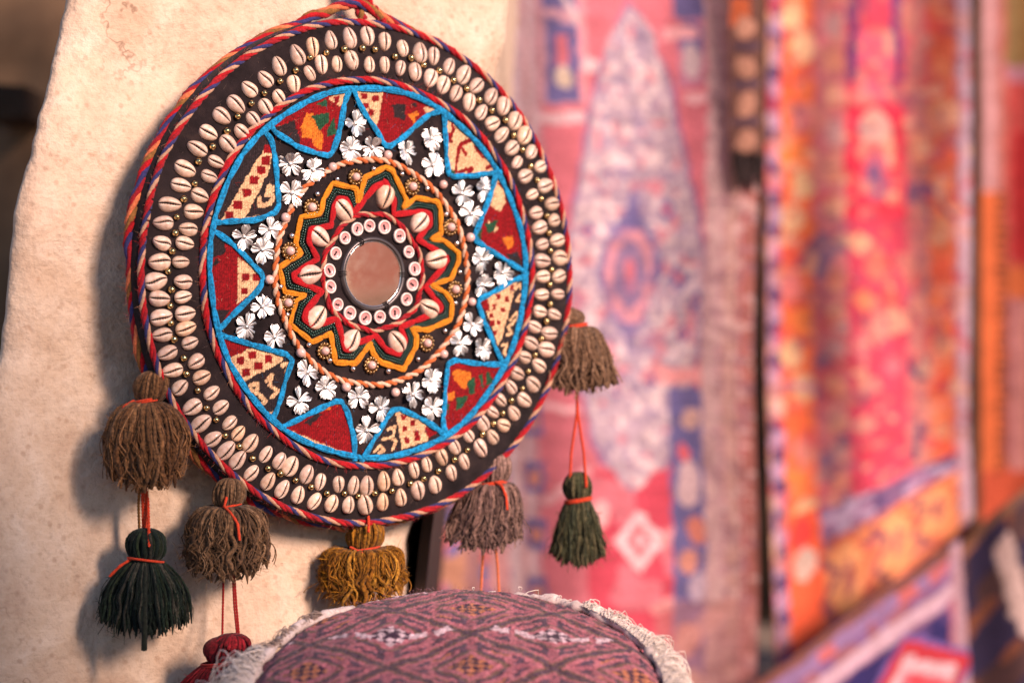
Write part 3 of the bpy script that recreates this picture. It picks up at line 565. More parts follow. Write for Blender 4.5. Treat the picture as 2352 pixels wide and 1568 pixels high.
# --- buttons
def lathe(prof, n=24):
    a = np.arange(n) / n * 2 * math.pi; P = np.zeros((n, len(prof), 3))
    for j, (r, z) in enumerate(prof): P[:, j] = np.stack([r * np.cos(a), r * np.sin(a), np.full(n, z)], 1)
    return P.reshape(-1, 3), grid_faces(n, len(prof), True)
V, F = lathe([(0, .0012), (.0030, .0013), (.0040, .0016), (.0043, .0019)]); btn = mk('button', V, F, M['button'], HANG)
V, F = lathe([(.0042, .0015), (.0045, .0024), (.0052, .0027), (.0058, .0022), (.0059, .0010), (.0056, 0)]); brim = mk('button_rim', V, F, M['button_rim'], btn)
tb = MB(); 
V, F = tube([(-.0013, 0, .0009), (-.0011, 0, .0018), (0, .0001, .0021), (.0011, 0, .0018), (.0013, 0, .0009)], .00062, 6, up=(0, 0, 1)); tb.add(V, F)
for sx in (-1, 1): tb.add(sp * np.array([.00105, .00105, .0004]) + np.array([sx * .0014, 0, .00145]), grid_faces(10, 7, True)[:, ::-1])
thr = tb.build('sewing_thread', M['thread_d'], btn)
for i, (x, z) in enumerate(BUTTON):
    if i == 0: o = btn
    else: o = inst(btn); inst(brim, o); inst(thr, o)
    place(o, x / 1000, z / 1000, ang=random.uniform(-1.2, 1.2), h=.0006, scale=random.uniform(.98, 1.1), tilt=(random.gauss(0, .05), 0, random.gauss(0, .05)))

# --- mirror
MX, MZ = -.0005, -.0010
V, F = lathe([(0, .0020), (.010, .0020), (.020, .0020), (.0296, .0019)], 64); mir = mk('mirror', V, F, M['mirror'], HANG); place(mir, MX, MZ)
V, F = lathe([(.0290, .0020), (.0295, .0036), (.0312, .0042), (.0326, .0034), (.0334, .0012), (.0338, -.0004)], 64); mr_ = mk('mirror_rim', V, F, M['mirror_rim'], mir)
V, F = lathe([(.0283, .00205), (.0287, .0026), (.0292, .0024), (.0294, .0019)], 64); mk('glass_edge', V, F, M['steel'], mir)
sm = MB()
for a in (25, 140, 205, 320):
    c, s_ = math.cos(R(a)), math.sin(R(a))
    for da in (-.03, .03, .08):
        c, s_ = math.cos(R(a) + da), math.sin(R(a) + da)
        sm.add(*tube([(c * .0275, s_ * .0275, .0022), (c * .0300, s_ * .0300, .0046), (c * .0325, s_ * .0325, .0046), (c * .0352, s_ * .0352, .0006)], .00045, 5, up=(0, 0, 1)))
sm.build('mirror_stitches', M['thread_d'], mir)

# --- ropes
def rope(name, path, plies, a, rp, lead, parent=HANG, closed=True, up=None, h=0, wob=0):
    """plies: materials; path: closed Nx3 curve; one child per ply, twisted round the path"""
    Pc, t = resample(path, lead / 14, closed)
    if wob:
        Pc = Pc + np.stack([vnoise((len(Pc), 2), (90, 1), 11 + k)[:, 0] * wob for k in range(3)], 1) * np.linspace(0, 1, len(Pc))[:, None] ** 0
        if closed: Pc[-1] = (Pc[-2] + Pc[0]) / 2
    Tn, Nn, Bn = frames(Pc, closed, up)
    L = np.linalg.norm(np.diff(Pc, axis=0), axis=1).sum()
    turns = round(L / lead); n = len(Pc)
    root = empty(name, parent=parent)
    # uneven twist
    tw = np.linspace(0, turns * 2 * math.pi, n, endpoint=not closed) + (vnoise((n, 2), (60, 1), 5)[:, 0] * .5 if not closed else np.sin(np.arange(n) / n * 2 * math.pi * 23) * .35)
    for k, mname in enumerate(plies):
        ph = tw + k * 2 * math.pi / len(plies)
        C = Pc + a * (np.cos(ph)[:, None] * Nn + np.sin(ph)[:, None] * Bn)
        rr = rp * (1 + .10 * np.sin(np.arange(n) * .9 + k * 2) + .08 * rng.normal(size=n))
        V, F = tube(C, rr, 7, closed, up=(.31, .2, .9))
        mk('ply', V, F, M[mname], root)
    return root

def circ(r, y=None, h=.001, n=720, fr=None):
    a = np.arange(n) / n * 2 * math.pi
    rr = r + (fr(a) if fr else 0)
    P = np.stack([rr * np.cos(a), rr * np.sin(a)], 1)
    Q = surfs(P, h)
    if y is not None: Q[:, 1] = y
    return Q
wv = lambda amp, s: (lambda a: amp * (np.sin(3 * a + s) + .7 * np.sin(7 * a + 2 * s) + .5 * np.sin(13 * a + s)))
o = rope('inner_braid', circ(.1712, h=.0020, fr=wv(.0006, 1)), ['red', 'cream', 'navy', 'red'], .0015, .0018, .034); o['label'] = 'red, cream and navy twisted cord around the star'
o = rope('two_tone_braid', circ(.1000, h=.0014, fr=wv(.0007, 2)), ['rust', 'pale'], .0014, .0018, .0155); o['label'] = 'rust and white twisted cord'
o = rope('mirror_braid', circ(.0518, h=.0010, fr=wv(.0010, 3)), ['crimson', 'cream', 'red'], .0013, .0015, .024); o['label'] = 'thin red and cream cord around the buttons'
o = rope('edge_braid', circ(.2222, h=.0012, fr=wv(.0006, 4)), ['red', 'cream', 'navy', 'crimson'], .0015, .0018, .032); o['label'] = 'red, cream and navy cord along the front edge'
ed = float(drop(RIM))
def peak(a):
    d = np.abs((a - R(90.5) + math.pi) % (2 * math.pi) - math.pi)
    return .0165 * np.maximum(0, 1 - d / R(17)) ** 1.3 + .0012 * np.sin(5 * a) + .0008 * np.sin(11 * a + 1)
o = rope('outer_braid', circ(.2258, y=ed + .0145, fr=peak), ['salmon', 'crimson', 'navy', 'red', 'olive'], .0023, .0027, .056, wob=.0016); o['label'] = 'thick salmon, red and navy braid around the back edge'
top = np.array([.2432 * math.cos(R(90.5)), ed + .018, .2432 * math.sin(R(90.5))])
o = rope('hanging_cord', [top + np.array(d) for d in ((.010, -.003, -.022), (.004, -.002, -.008), (.001, 0, .004), (-.003, .002, .016), (-.001, .006, .04), (.002, .014, .08), (.002, .03, .12))], ['crimson', 'olive', 'crimson'], .0022, .0024, .022, closed=False)
rope('hanging_cord', [top + np.array(d) for d in ((.034, -.002, -.021), (.022, -.004, -.010), (.011, -.004, .002), (.004, -.003, .014), (-.001, .003, .03), (.001, .014, .08), (.002, .03, .12))], ['crimson', 'red'], .0020, .0024, .020, closed=False)

# --- blue yarn edging and the embroidered triangles
def strands(path, offs, r, pinch=.021, h=.0022, seed=0):
    rg = np.random.default_rng(seed)
    P, t = resample(path, .0016)
    d = np.gradient(P, axis=0); d /= np.linalg.norm(d, axis=1)[:, None] + 1e-9
    nrm = np.stack([-d[:, 1], d[:, 0]], 1)
    ph = rg.uniform(0, 1)
    sq = .42 + .58 * np.abs(np.sin((t / pinch + ph + .12 * np.sin(t / pinch * 2.1)) * math.pi)) ** .45
    mb = MB()
    for k, of in enumerate(offs):
        wig = np.interp(t, np.linspace(0, t[-1], 12), rg.normal(0, .00022, 12))
        Q = P + nrm * (of * sq + wig)[:, None]
        hh = h * (.45 + .65 * sq) + rg.normal(0, .0001) + (.0004 if abs(of) < .0008 else 0)
        V, F = tube(surfs(Q, hh), r * (.85 + .2 * sq), 6); mb.add(V, F)
    return mb
PAL = {'r': (.21, .003, .006), 'd': (.022, .014, .016), 'c': (.64, .40, .22), 'o': (.58, .15, .015), 'g': (.014, .065, .030)}
def smooth_path(P, n=2):
    P = np.asarray(P, float)
    for _ in range(n):
        Q = [P[0]]
        for a, b in zip(P[:-1], P[1:]): Q += [a * .82 + b * .18, a * .18 + b * .82]
        P = np.array(Q + [P[-1]])
    return P
for k, ((side, arc), pat) in enumerate(zip(TRI, PAT)):
    side = np.array(side) / 1000; arc = np.array(arc) / 1000
    A_, B_ = side[0], side[-1]
    arcp = np.vstack([B_, arc, A_])
    def ringed(q, o): return q * (.1632 / math.hypot(*q))
    side = np.vstack([ringed(A_, 0), side, ringed(B_, 0)]) if math.hypot(*A_) < .1625 or math.hypot(*B_) < .1625 else side
    a1, a0 = math.atan2(side[-1][1], side[-1][0]), math.atan2(side[0][1], side[0][0])
    da = (a0 - a1 + math.pi) % (2 * math.pi) - math.pi
    aa = a1 + np.linspace(0, 1, 24) * da
    arcs = .1640 * np.stack([np.cos(aa), np.sin(aa)], 1)
    strands(smooth_path(side, 1), [-.0018, -.0006, .0006, .0018], .00105, seed=k).build('blue_yarn_edging', M['blue'], HANG)
    poly = np.vstack([side, arcs])
    st = .00105
    lo, hi = poly.min(0), poly.max(0)
    xs = np.arange(lo[0], hi[0] + st, st); zs = np.arange(lo[1], hi[1] + st, st)
    X, Z = np.meshgrid(xs, zs, indexing='ij')
    jx = X * 1000 + .7 * vnoise(X.shape, (X.shape[0] // 3 + 1, X.shape[1] // 3 + 1), k) ; jz = Z * 1000 + .7 * vnoise(X.shape, (X.shape[0] // 3 + 1, X.shape[1] // 3 + 1), k + 30)
    Cc = np.zeros(X.shape + (3,)); Cc[:] = PAL[pat[0]]
    for it in pat[1:]:
        if it[0][0] == '~': msk = segdist(jx, jz, it[2]) < it[1] * .42; c = PAL[it[0][1]]
        else: msk = inpoly(jx, jz, it[1]); c = PAL[it[0]]
        Cc[msk] = c
    # rows of stitches: height alternates, and relief shading is put into the colour
    row = np.arange(X.shape[0])[:, None] + np.arange(X.shape[1])[None] * 0
    Cc *= (1 + .26 * rng.normal(size=X.shape))[..., None].clip(.5, 1.5)
    Cc *= (.78 + .40 * (row % 2))[..., None]
    hh = .0014 + .00035 * (row % 2) + .0004 * vnoise(X.shape, (9, 9), k + 70) + .0002 * rng.normal(size=X.shape)
    P3 = surfs(np.stack([X.ravel(), Z.ravel()], 1), hh.ravel())
    ctr = lambda A: (A[:-1, :-1] + A[1:, :-1] + A[1:, 1:] + A[:-1, 1:]) / 4
    keep = inpoly(ctr(X), ctr(Z), poly).ravel()
    mk('embroidered_patch', P3, grid_faces(X.shape[0], X.shape[1])[keep], M['patch'], HANG, colors=Cc.reshape(-1, 3).clip(0, 1))

ra_ = np.linspace(0, 2 * math.pi, 400); rr_ = .1640 + .0007 * np.sin(5 * ra_ + 1) + .0005 * np.sin(11 * ra_)
strands(np.stack([rr_ * np.cos(ra_), rr_ * np.sin(ra_)], 1), [-.0020, -.0007, .0007, .0020], .0011, seed=50, h=.0026, pinch=.027).build('blue_yarn_ring', M['blue'], HANG)
# --- the ten-petalled star round the mirror
def offset_poly(P, d):
    P = np.asarray(P, float); n = len(P)
    area = .5 * np.sum(P[:, 0] * np.roll(P[:, 1], -1) - np.roll(P[:, 0], -1) * P[:, 1]); sg = 1 if area > 0 else -1
    out = []
    for i in range(n):
        a, b, c = P[i - 1], P[i], P[(i + 1) % n]
        e1 = (b - a) / np.linalg.norm(b - a); e2 = (c - b) / np.linalg.norm(c - b)
        n1 = sg * np.array([-e1[1], e1[0]]); n2 = sg * np.array([-e2[1], e2[0]])
        m_ = n1 + n2; L = np.linalg.norm(m_)
        m_ = m_ / (L + 1e-9); k = min(1 / max(.35, m_ @ n1), 1.7)
        out.append(b + m_ * d * k)
    return np.array(out)
star = np.array(STAR) / 1000
def clampr(P, rm):
    r = np.hypot(P[:, 0], P[:, 1]); return P * (np.maximum(r, rm) / r)[:, None]
def closed(P): return np.vstack([P, P[:1]])
strands(closed(star), [-.0017, -.0006, .0006, .0017], .0010, pinch=.016, h=.0018, seed=3).build('amber_star_outline', M['orange'], HANG)
strands(closed(clampr(offset_poly(star, .0120), .0560)), [-.0019, -.0007, .0007, .0019], .0012, pinch=.02, h=.0020, seed=4).build('red_star_outline', M['red'], HANG)
sd = MB()
for off in (.0046, .0070):
    P, t = resample(clampr(offset_poly(star, off), .0595), .00225, True)
    Q = surfs(P, .0016)
    for q in Q:
        sd.add(sp * .00100 + q, grid_faces(10, 7, True)[:, ::-1])
tag(sd.build('green_bead_outline', M['seed'], HANG), None, kind='stuff')

# --- loose fibres standing off the felt and the cords
def fibres(n, fn, ln, w, cols, name, parent):
    mb = MB()
    for i in range(n):
        p, d = fn(); L = ln * random.uniform(.4, 1.5)
        c = Vector((random.gauss(0, 1), random.gauss(0, 1), random.gauss(0, 1))).normalized()
        a = Vector(p); b = a + d * L * .5 + c * L * .22; e = a + d * L + c * L * .55
        s = c.cross(d); s = s.normalized() * w if s.length > 1e-6 else Vector((w, 0, 0))
        mb.add([a - s, a + s, b + s * .8, b - s * .8, e], [(0, 1, 2, 3), (3, 2, 4, 4)], cols[random.randrange(len(cols))])
    V = np.concatenate(mb.V); C = np.concatenate(mb.C)
    F = [tuple(f[:3]) if f[2] == f[3] else tuple(f) for f in np.concatenate(mb.F).tolist()]
    return tag(mk(name, V, F, M['fuzz'], parent, colors=C), None, kind='stuff')
def on_felt():
    r = math.sqrt(random.uniform(.05 ** 2, .222 ** 2)); a = random.uniform(0, 6.283)
    p, n, er = surf(r * math.cos(a), r * math.sin(a)); d = (n * random.uniform(.1, .8) + Vector((random.gauss(0, 1), 0, random.gauss(0, 1))) * .9).normalized(); return p, d
fibres(3500, on_felt, .0050, .00008, [(.12, .08, .075), (.22, .15, .12), (.05, .035, .035)], 'felt_fibres', HANG)
def on_rim():
    r = random.choice([.2225, .2265, .2265, .171]); a = random.uniform(0, 6.283); p, n, er = surf(r * math.cos(a), r * math.sin(a), .003)
    if r > .225: p = p + Vector((0, .0145, 0))
    d = (n * random.uniform(0, .6) + er * random.uniform(-.2, 1) + Vector((random.gauss(0, .6), random.gauss(0, .3), random.gauss(0, .6)))).normalized(); return p + er * .003, d
fibres(3600, on_rim, .0042, .00008, [(.45, .03, .03), (.55, .25, .15), (.12, .08, .15), (.4, .05, .04)], 'cord_fibres', HANG)
def on_patch():
    sd_, ar_ = TRI[random.randrange(11)]; q = np.array(random.choice(sd_ + ar_)) / 1000; c = np.mean(np.array(sd_ + ar_), 0) / 1000
    q = q + (c - q) * random.uniform(0, .8) ** 2; q = q + np.array([random.gauss(0, .004), random.gauss(0, .004)])
    p, n, er = surf(float(q[0]), float(q[1]), .0015); return p, (n * random.uniform(.1, .6) + Vector((random.gauss(0, 1), 0, random.gauss(0, 1)))).normalized()
fibres(1400, on_patch, .0045, .00009, [(.45, .03, .03), (.6, .4, .25), (.05, .03, .03), (.02, .2, .4)], 'frayed_threads', HANG)
# ------------------------------------------------------------------ tassels sewn to the rim
RZI = Matrix.Rotation(-T, 4, 'Z')
def to_local(w): return RZI @ (Vector(w) - O)

def strand_path(phi, rho, cfg, rg):
    n = 15; s = np.linspace(0, 1, n)
    w0, Rm, Re, L = cfg['w0'], cfg['Rm'], cfg['Re'], cfg['L']
    Lk = L * rg.uniform(*cfg.get('lv', (.86, 1.04))) * (1 - .10 * (1 - rho)) * (1 - cfg.get('rnd', .18) * abs(math.cos(phi)) ** 2 * rho) * (.84 + .16 * rng.random() ** .35)
    r1 = np.sin(np.minimum(1, s / cfg.get('sh', .45)) * math.pi / 2) ** .85
    rad = w0 * rho ** .5 + (Rm * rho - w0 * rho ** .5) * r1 + (Re - Rm) * rho * np.clip((s - .45) / .55, 0, 1) ** 1.5
    z = -Lk * s + cfg.get('lift', 0) * np.sin(np.minimum(1, s / .4) * math.pi) * rho
    c = cfg['curl']; f = rg.uniform(*cfg.get('freq', (1.2, 2.4))); p1, p2 = rg.uniform(0, 6.28, 2)
    amp = c * np.clip(s * 1.6, 0, 1)
    tang = amp * np.sin(s * f * 6.28 + p1); radw = amp * .6 * np.sin(s * f * 5.2 + p2)
    wild = rg.random() < .14
    tx, ty = rg.normal(0, c * (2.0 if wild else .9), 2) * 1.0
    rad = rad + radw
    X = rad * math.cos(phi) - tang * math.sin(phi) + tx * s ** 2
    Y = (rad * math.sin(phi) + tang * math.cos(phi) + ty * s ** 2) * cfg.get('flat', .8)
    X = X + cfg.get('skew', 0) * L * s
    return np.stack([X, Y, z + .3 * amp * np.sin(s * f * 7 + p1)], 1)

def col_var(cols, rg):
    c = np.array(cols[rg.integers(len(cols))]); return c * rg.uniform(.55, 1.3)

def tassel(label, head, cfg, seed):
    """head: world position of the neck (where the tie sits)"""
    rg = np.random.default_rng(seed)
    t = empty('tassel', to_local(head), -T, HANG); t['label'] = label
    hr, hh, cols, rad = cfg['hr'], cfg['hh'], cfg['cols'], cfg['rad']
    ne, ni = cfg.get('ne', 30) + 14, int(cfg.get('ni', 110) * 1.3)
    def one(phi, rho):
        P = strand_path(phi, rho, cfg, rg)
        n = len(P); r = rad * .70 * rg.uniform(.55, 1.3) * (1 + .16 * np.sin(np.arange(n) * 2.3 + rg.uniform(0, 6)) + .1 * rg.normal(size=n))
        r[-1] *= .45; r[0] *= .8
        P2, _ = resample(P, cfg['L'] / 26)
        r2 = np.interp(np.linspace(0, 1, len(P2)), np.linspace(0, 1, n), r)
        V, F = tube(P2, r2, 6, up=(.3, .9, .1))
        c = col_var(cols, rg) * (1 + .12 * rg.normal(size=len(P2)))[:, None]
        return V, F, np.repeat(c, 6, 0).clip(0, 1)
    mb = MB()
    for k in range(ni):
        V, F, c = one(rg.uniform(0, 6.283), math.sqrt(rg.uniform(.02, .85))); mb.add(V, F, c)
    for k in range(ni // 3):                                           # far side
        V, F, c = one(rg.uniform(0, math.pi), rg.uniform(.8, 1.0)); mb.add(V, F, c)
    for k in range(55):                                               # thin wisps worked loose from the yarn
        P = strand_path(rg.uniform(-math.pi, 0), rg.uniform(.93, 1.07), dict(cfg, curl=cfg['curl'] * 1.5 + .0012), rg); P2, _ = resample(P[rg.integers(0, 4):], cfg['L'] / 16)
        V, F = tube(P2, rad * .17 * rg.uniform(.6, 1.4), 4, up=(.3, .9, .1)); mb.add(V, F, col_var(cols, rg) * 1.25)
    tag(mb.build('yarn_bundle', M['yarn'], t), None, kind='stuff')
    for k in range(ne):                                                # the strands one can pick out, on the near side
        phi = -math.pi / 2 + (k / (ne - 1) - .5) * 1.25 * math.pi + rg.normal(0, .06)
        V, F, c = one(phi, rg.uniform(.88, 1.02)); mk('yarn_strand', V, F, M['yarn'], t, colors=c)
    # head: strands laid over a ball
    mb = MB()
    hb = MB()
    u = np.arange(28) / 28 * 2 * math.pi; ph = np.linspace(0, math.pi, 14)
    for k in range(46):
        a = k / 46 * 2 * math.pi + rg.normal(0, .03); q = np.linspace(.06, math.pi * .93, 12)
        fl = cfg.get('hflat', .85)
        rr = hr * np.sin(q) ** .8 * (1 + .075 * rg.normal()) * (1 + .05 * np.sin(q * 3 + k * 1.7))
        tw = a + .25 * np.sin(q * 1.3 + k) * rg.uniform(-.3, .3)
        P = np.stack([rr * np.cos(tw) + cfg.get('hx', 0) * np.cos(q / 2), rr * np.sin(tw) * fl, hh * (.5 + .52 * np.cos(q))], 1)
        V, F = tube(P, hr * .105 * rg.uniform(.8, 1.2), 6, up=(.3, .2, .9)); mb.add(V, F, col_var(cols, rg))
    P = np.array([[(hr * .93 * math.sin(p) * math.cos(a), hr * .93 * .85 * math.sin(p) * math.sin(a), hh * (.5 + .48 * math.cos(p))) for p in ph] for a in u]).reshape(-1, 3)
    mb.add(P, grid_faces(28, 14, True)[:, ::-1], np.array(cols[0]) * .8)
    mb.build('tassel_head', M['yarn'], t)
    # tie round the neck with a loose end
    a = np.linspace(0, 6.283, 26); w = cfg['w0'] * 1.12
    tie = MB()
    for dz in cfg.get('tie', (0, .0018)):
        Pt = np.stack([w * np.cos(a), w * np.sin(a) * cfg.get('flat', .8) * 1.1, dz + .0022 * np.cos(a + cfg.get('tiep', 0))], 1); tie.add(*tube(Pt, .0011, 6, up=(0, 0, 1)))
    if 'tail' in cfg:
        Pt, _ = resample(np.array(cfg['tail']), .002); tie.add(*tube(Pt, .0013 * (1 + .15 * np.sin(np.arange(len(Pt)) * 1.6)), 6, up=(.2, .9, .1)))
    tie.build('tassel_tie', M[cfg.get('tiem', 'cord')], t)
    # fuzz
    fr = MB()
    for i in range(cfg.get('fz', 1500)):
        P = strand_path(rg.uniform(-math.pi, 0), rg.uniform(.9, 1.04), cfg, rg); p = P[rg.integers(3, len(P))]
        d = rg.normal(size=3); d /= np.linalg.norm(d); e = rg.normal(size=3) * .0016; s = np.cross(d, e); s = s / (np.linalg.norm(s) + 1e-9) * .00013
        L = rg.uniform(.003, .008)
        fr.add([p - s, p + s, p + d * L * .6 + e + s, p + d * L + 2 * e], [(0, 1, 2, 3)], np.array(cols[0]) * 1.5)
    tag(fr.build('wool_fuzz', M['fuzz'], t), None, kind='stuff')
    return t

def cord(name, pts, r, mat, parent=HANG, twist=True):
    """a thin two-ply cord through world points"""
    P = np.array([list(to_local(p)) for p in pts]); P, _ = resample(P, .0012); n = len(P)
    Tn, Nn, Bn = frames(P, up=(.1, -1, .05)); mb = MB()
    for k in (0, math.pi):
        ph = np.arange(n) * .0012 / .0055 * 2 * math.pi + k
        C = P + r * .5 * (np.cos(ph)[:, None] * Nn + np.sin(ph)[:, None] * Bn); mb.add(*tube(C, r * .62, 6, up=(.3, .9, .1)))
    return mb.build(name, M[mat], parent)

BROWN = [(.150, .068, .026), (.180, .084, .033), (.110, .048, .019), (.205, .100, .044)]
GREY = [(.130, .070, .034), (.160, .088, .044), (.095, .050, .026), (.185, .108, .058)]
ROSE = [(.20, .115, .090), (.15, .085, .070), (.11, .062, .055), (.26, .155, .125)]
TAN = [(.17, .092, .052), (.21, .118, .066), (.13, .070, .040), (.24, .14, .085)]
MUST = [(.28, .115, .008), (.23, .088, .006), (.17, .062, .005), (.34, .155, .018)]
GREEN = [(.007, .015, .009), (.010, .021, .012), (.016, .025, .010), (.005, .011, .008), (.045, .042, .030)]
OLIVE = [(.070, .066, .028), (.050, .050, .022), (.040, .045, .024), (.11, .092, .045)]
DRED = [(.19, .007, .013), (.24, .010, .017), (.14, .005, .010)]

# left rim: brown over dark green
tassel('brown wool tassel on the left rim', at(338, 925, 2.045), dict(hr=.0135, hh=.026, w0=.0105, Rm=.0345, Re=.030, L=.077, rad=.0029, curl=.0022, cols=BROWN, hx=.006, ne=34, ni=120, lift=.004, tie=(.001, .0026), sh=.5, tail=[(-.010, -.006, .002), (-.017, -.010, -.002), (-.022, -.010, -.010)]), 1)
cord('orange_cord', [at(333, 1090, 2.05), at(335, 1150, 2.05), at(336, 1235, 2.043)], .0016, 'cord')
cord('orange_cord', [at(327, 1090, 2.05), at(328, 1150, 2.05), at(330, 1235, 2.045)], .0016, 'cord')
cord('orange_cord', [at(330, 1090, 2.055), at(340, 1150, 2.048), at(343, 1255, 2.030)], .0014, 'cord')
cord('brown_cord', [at(322, 1090, 2.06), at(318, 1160, 2.06), at(321, 1240, 2.055)], .0013, 'olive')
tassel('dark green tassel hanging below the brown one on the left', at(335, 1288, 2.045), dict(hr=.0158, hh=.026, w0=.0135, Rm=.036, Re=.0385, L=.066, rad=.00135, curl=.0011, cols=GREEN, ne=44, ni=260, sh=.7, tie=(.001,), tiep=2.6, lv=(.84, 1.02), tail=[(-.012, -.006, .002), (-.020, -.011, -.003), (-.029, -.011, -.012)], fz=300), 2)
tg = [at(333, 1300, 2.008), at(334, 1370, 2.003), at(332, 1440, 2.008), at(331, 1492, 2.012)]
P = np.array([list(to_local(p)) for p in tg]); P, _ = resample(P, .003)
mk('loose_strand', *tube(P, np.linspace(.0012, .0026, len(P)), 7), M['yarn'], HANG, colors=np.tile([.016, .020, .013], (len(P) * 7, 1)))
# lower left: grey-brown over deep red
tassel('grey-brown curly wool tassel at the lower left of the rim', at(522, 1165, 2.080), dict(hr=.0128, hh=.024, w0=.0105, Rm=.0340, Re=.033, L=.064, rad=.0025, curl=.0030, freq=(1.2, 2.8), cols=GREY, ne=38, ni=150, lift=.006, hx=.003, tie=(.001,), lv=(.78, 1.06), tail=[(.001, -.012, .010), (-.001, -.014, .002), (.006, -.020, -.004), (.012, -.027, -.012), (.014, -.030, -.026)]), 3)
cord('red_cord', [at(514, 1290, 2.085), at(512, 1390, 2.08), at(510, 1500, 2.055)], .0011, 'cord_d')
cord('red_cord', [at(533, 1290, 2.085), at(538, 1390, 2.08), at(546, 1470, 2.07)], .0011, 'cord_d')
cord('red_cord', [at(536, 1290, 2.087), at(543, 1390, 2.08), at(550, 1470, 2.07)], .0011, 'cord_d')
tassel('deep red tassel half hidden behind the cushion fringe', at(508, 1524, 2.06), dict(hr=.0170, hh=.024, w0=.0150, Rm=.024, Re=.027, L=.06, rad=.0013, curl=.0026, cols=DRED, ne=24, ni=160, hx=.010, skew=-.45, tiem='cord_d', fz=200), 4)
# bottom: mustard
tassel('mustard yellow wool tassel at the bottom of the rim', at(832, 1264, 2.165), dict(hr=.0148, hh=.027, w0=.0135, Rm=.0365, Re=.032, L=.056, rad=.0024, curl=.0040, freq=(1.2, 2.6), cols=MUST, ne=40, ni=190, lift=.0075, hx=.004, sh=.40, rnd=.34, tie=(.0015,), tail=[(-.010, -.012, .004), (-.002, -.017, .001), (.008, -.021, -.004), (.014, -.024, -.011)], lv=(.85, 1.0)), 5)
cord('orange_cord', [at(846, 1186, 2.155), at(847, 1200, 2.148), at(846, 1222, 2.147)], .0014, 'cord')
# lower right: rose brown, with strings going down behind the cushion
tassel('rosy brown wool tassel at the lower right of the rim', at(1128, 1112, 2.245), dict(hr=.0150, hh=.028, w0=.0125, Rm=.031, Re=.035, L=.064, rad=.0025, curl=.0020, cols=ROSE, ne=34, ni=140, hx=.004, sh=.55, lift=.006, skew=-.12, lv=(.82, 1.03), tail=[(.004, -.012, .003), (.010, -.018, 0), (.014, -.022, -.010), (.015, -.024, -.022)]), 6)
cord('orange_cord', [at(1112, 1230, 2.245), at(1108, 1300, 2.245), at(1100, 1440, 2.24)], .0014, 'salmon')
cord('orange_cord', [at(1136, 1230, 2.245), at(1143, 1300, 2.245), at(1150, 1440, 2.24)], .0014, 'salmon')
# right rim: tan over olive
tassel('tan wool tassel on the right rim', at(1318, 752, 2.295), dict(hr=.0120, hh=.018, w0=.0110, Rm=.031, Re=.036, L=.066, rad=.0027, curl=.0020, cols=TAN, ne=32, ni=130, hx=-.006, sh=.6, lift=.006, skew=.06, lv=(.80, 1.03)), 7)
cord('orange_cord', [at(1326, 890, 2.295), at(1325, 950, 2.295), at(1312, 1040, 2.295), at(1309, 1110, 2.290)], .0014, 'cord')
cord('orange_cord', [at(1324, 890, 2.295), at(1327, 950, 2.295), at(1341, 1040, 2.295), at(1347, 1118, 2.282)], .0014, 'cord')
tassel('olive green tassel hanging free on the right', at(1328, 1150, 2.295), dict(hr=.0122, hh=.026, w0=.0112, Rm=.0215, Re=.027, L=.066, rad=.0015, curl=.0012, cols=OLIVE, ne=32, ni=150, sh=.8, lv=(.85, 1.02), fz=250), 8)
# ------------------------------------------------------------------ hanging rugs (design units: the photograph's 2352-wide grid)
class Design:
    def __init__(s, x0, x1, y0, y1, step, base, seed=0):
        s.nx = int((x1 - x0) / step) + 1; s.ny = int((y1 - y0) / step) + 1
        s.X, s.Y = np.meshgrid(np.linspace(x0, x1, s.nx), np.linspace(y0, y1, s.ny), indexing='ij')
        s.x0, s.x1, s.y0, s.y1 = x0, x1, y0, y1
        s.wx = s.X + 5 * vnoise(s.X.shape, (s.nx // 5 + 1, s.ny // 5 + 1), seed + 1); s.wy = s.Y + 5 * vnoise(s.X.shape, (s.nx // 5 + 1, s.ny // 5 + 1), seed + 2)
        s.C = np.zeros(s.X.shape + (3,)); s.C[:] = base; s.seed = seed
    def put(s, m, c, a=1.0):
        s.C[m] = s.C[m] * (1 - a) + np.array(c) * a
    def rect(s, x0, x1, y0, y1, c, a=1): s.put((s.wx > x0) & (s.wx < x1) & (s.wy > y0) & (s.wy < y1), c, a)
    def ell(s, x, y, rx, ry, c, a=1): s.put(((s.wx - x) / rx) ** 2 + ((s.wy - y) / ry) ** 2 < 1, c, a)
    def dia(s, x, y, rx, ry, c, a=1): s.put(np.abs(s.wx - x) / rx + np.abs(s.wy - y) / ry < 1, c, a)
    def poly(s, p, c, a=1): s.put(inpoly(s.wx, s.wy, p), c, a)
    def line(s, p, w, c, a=1): s.put(segdist(s.wx, s.wy, p) < w / 2, c, a)
    def speck(s, m, c, dens, cell, seed, a=1):
        n = vnoise(s.X.shape, (max(2, int((s.x1 - s.x0) / cell)), max(2, int((s.y1 - s.y0) / cell))), seed); s.put(m & (n > dens), c, a)
    def all(s): return np.ones(s.X.shape, bool)
    def box(s, x0, x1, y0=-9999, y1=9999): return (s.X > x0) & (s.X < x1) & (s.Y > y0) & (s.Y < y1)
    def finish(s, amt=.10):
        s.C *= (1 + amt * vnoise(s.X.shape, (14, 60), s.seed + 5) + amt * .8 * rng.normal(size=s.X.shape) + amt * .6 * rng.normal(size=(1, s.ny)))[..., None].clip(.4, 1.6)
        g = s.C.mean(-1, keepdims=True); s.C = (s.C * .86 + g * np.array([.135, .13, .15])) * .88
        return s.C.clip(0, .95)
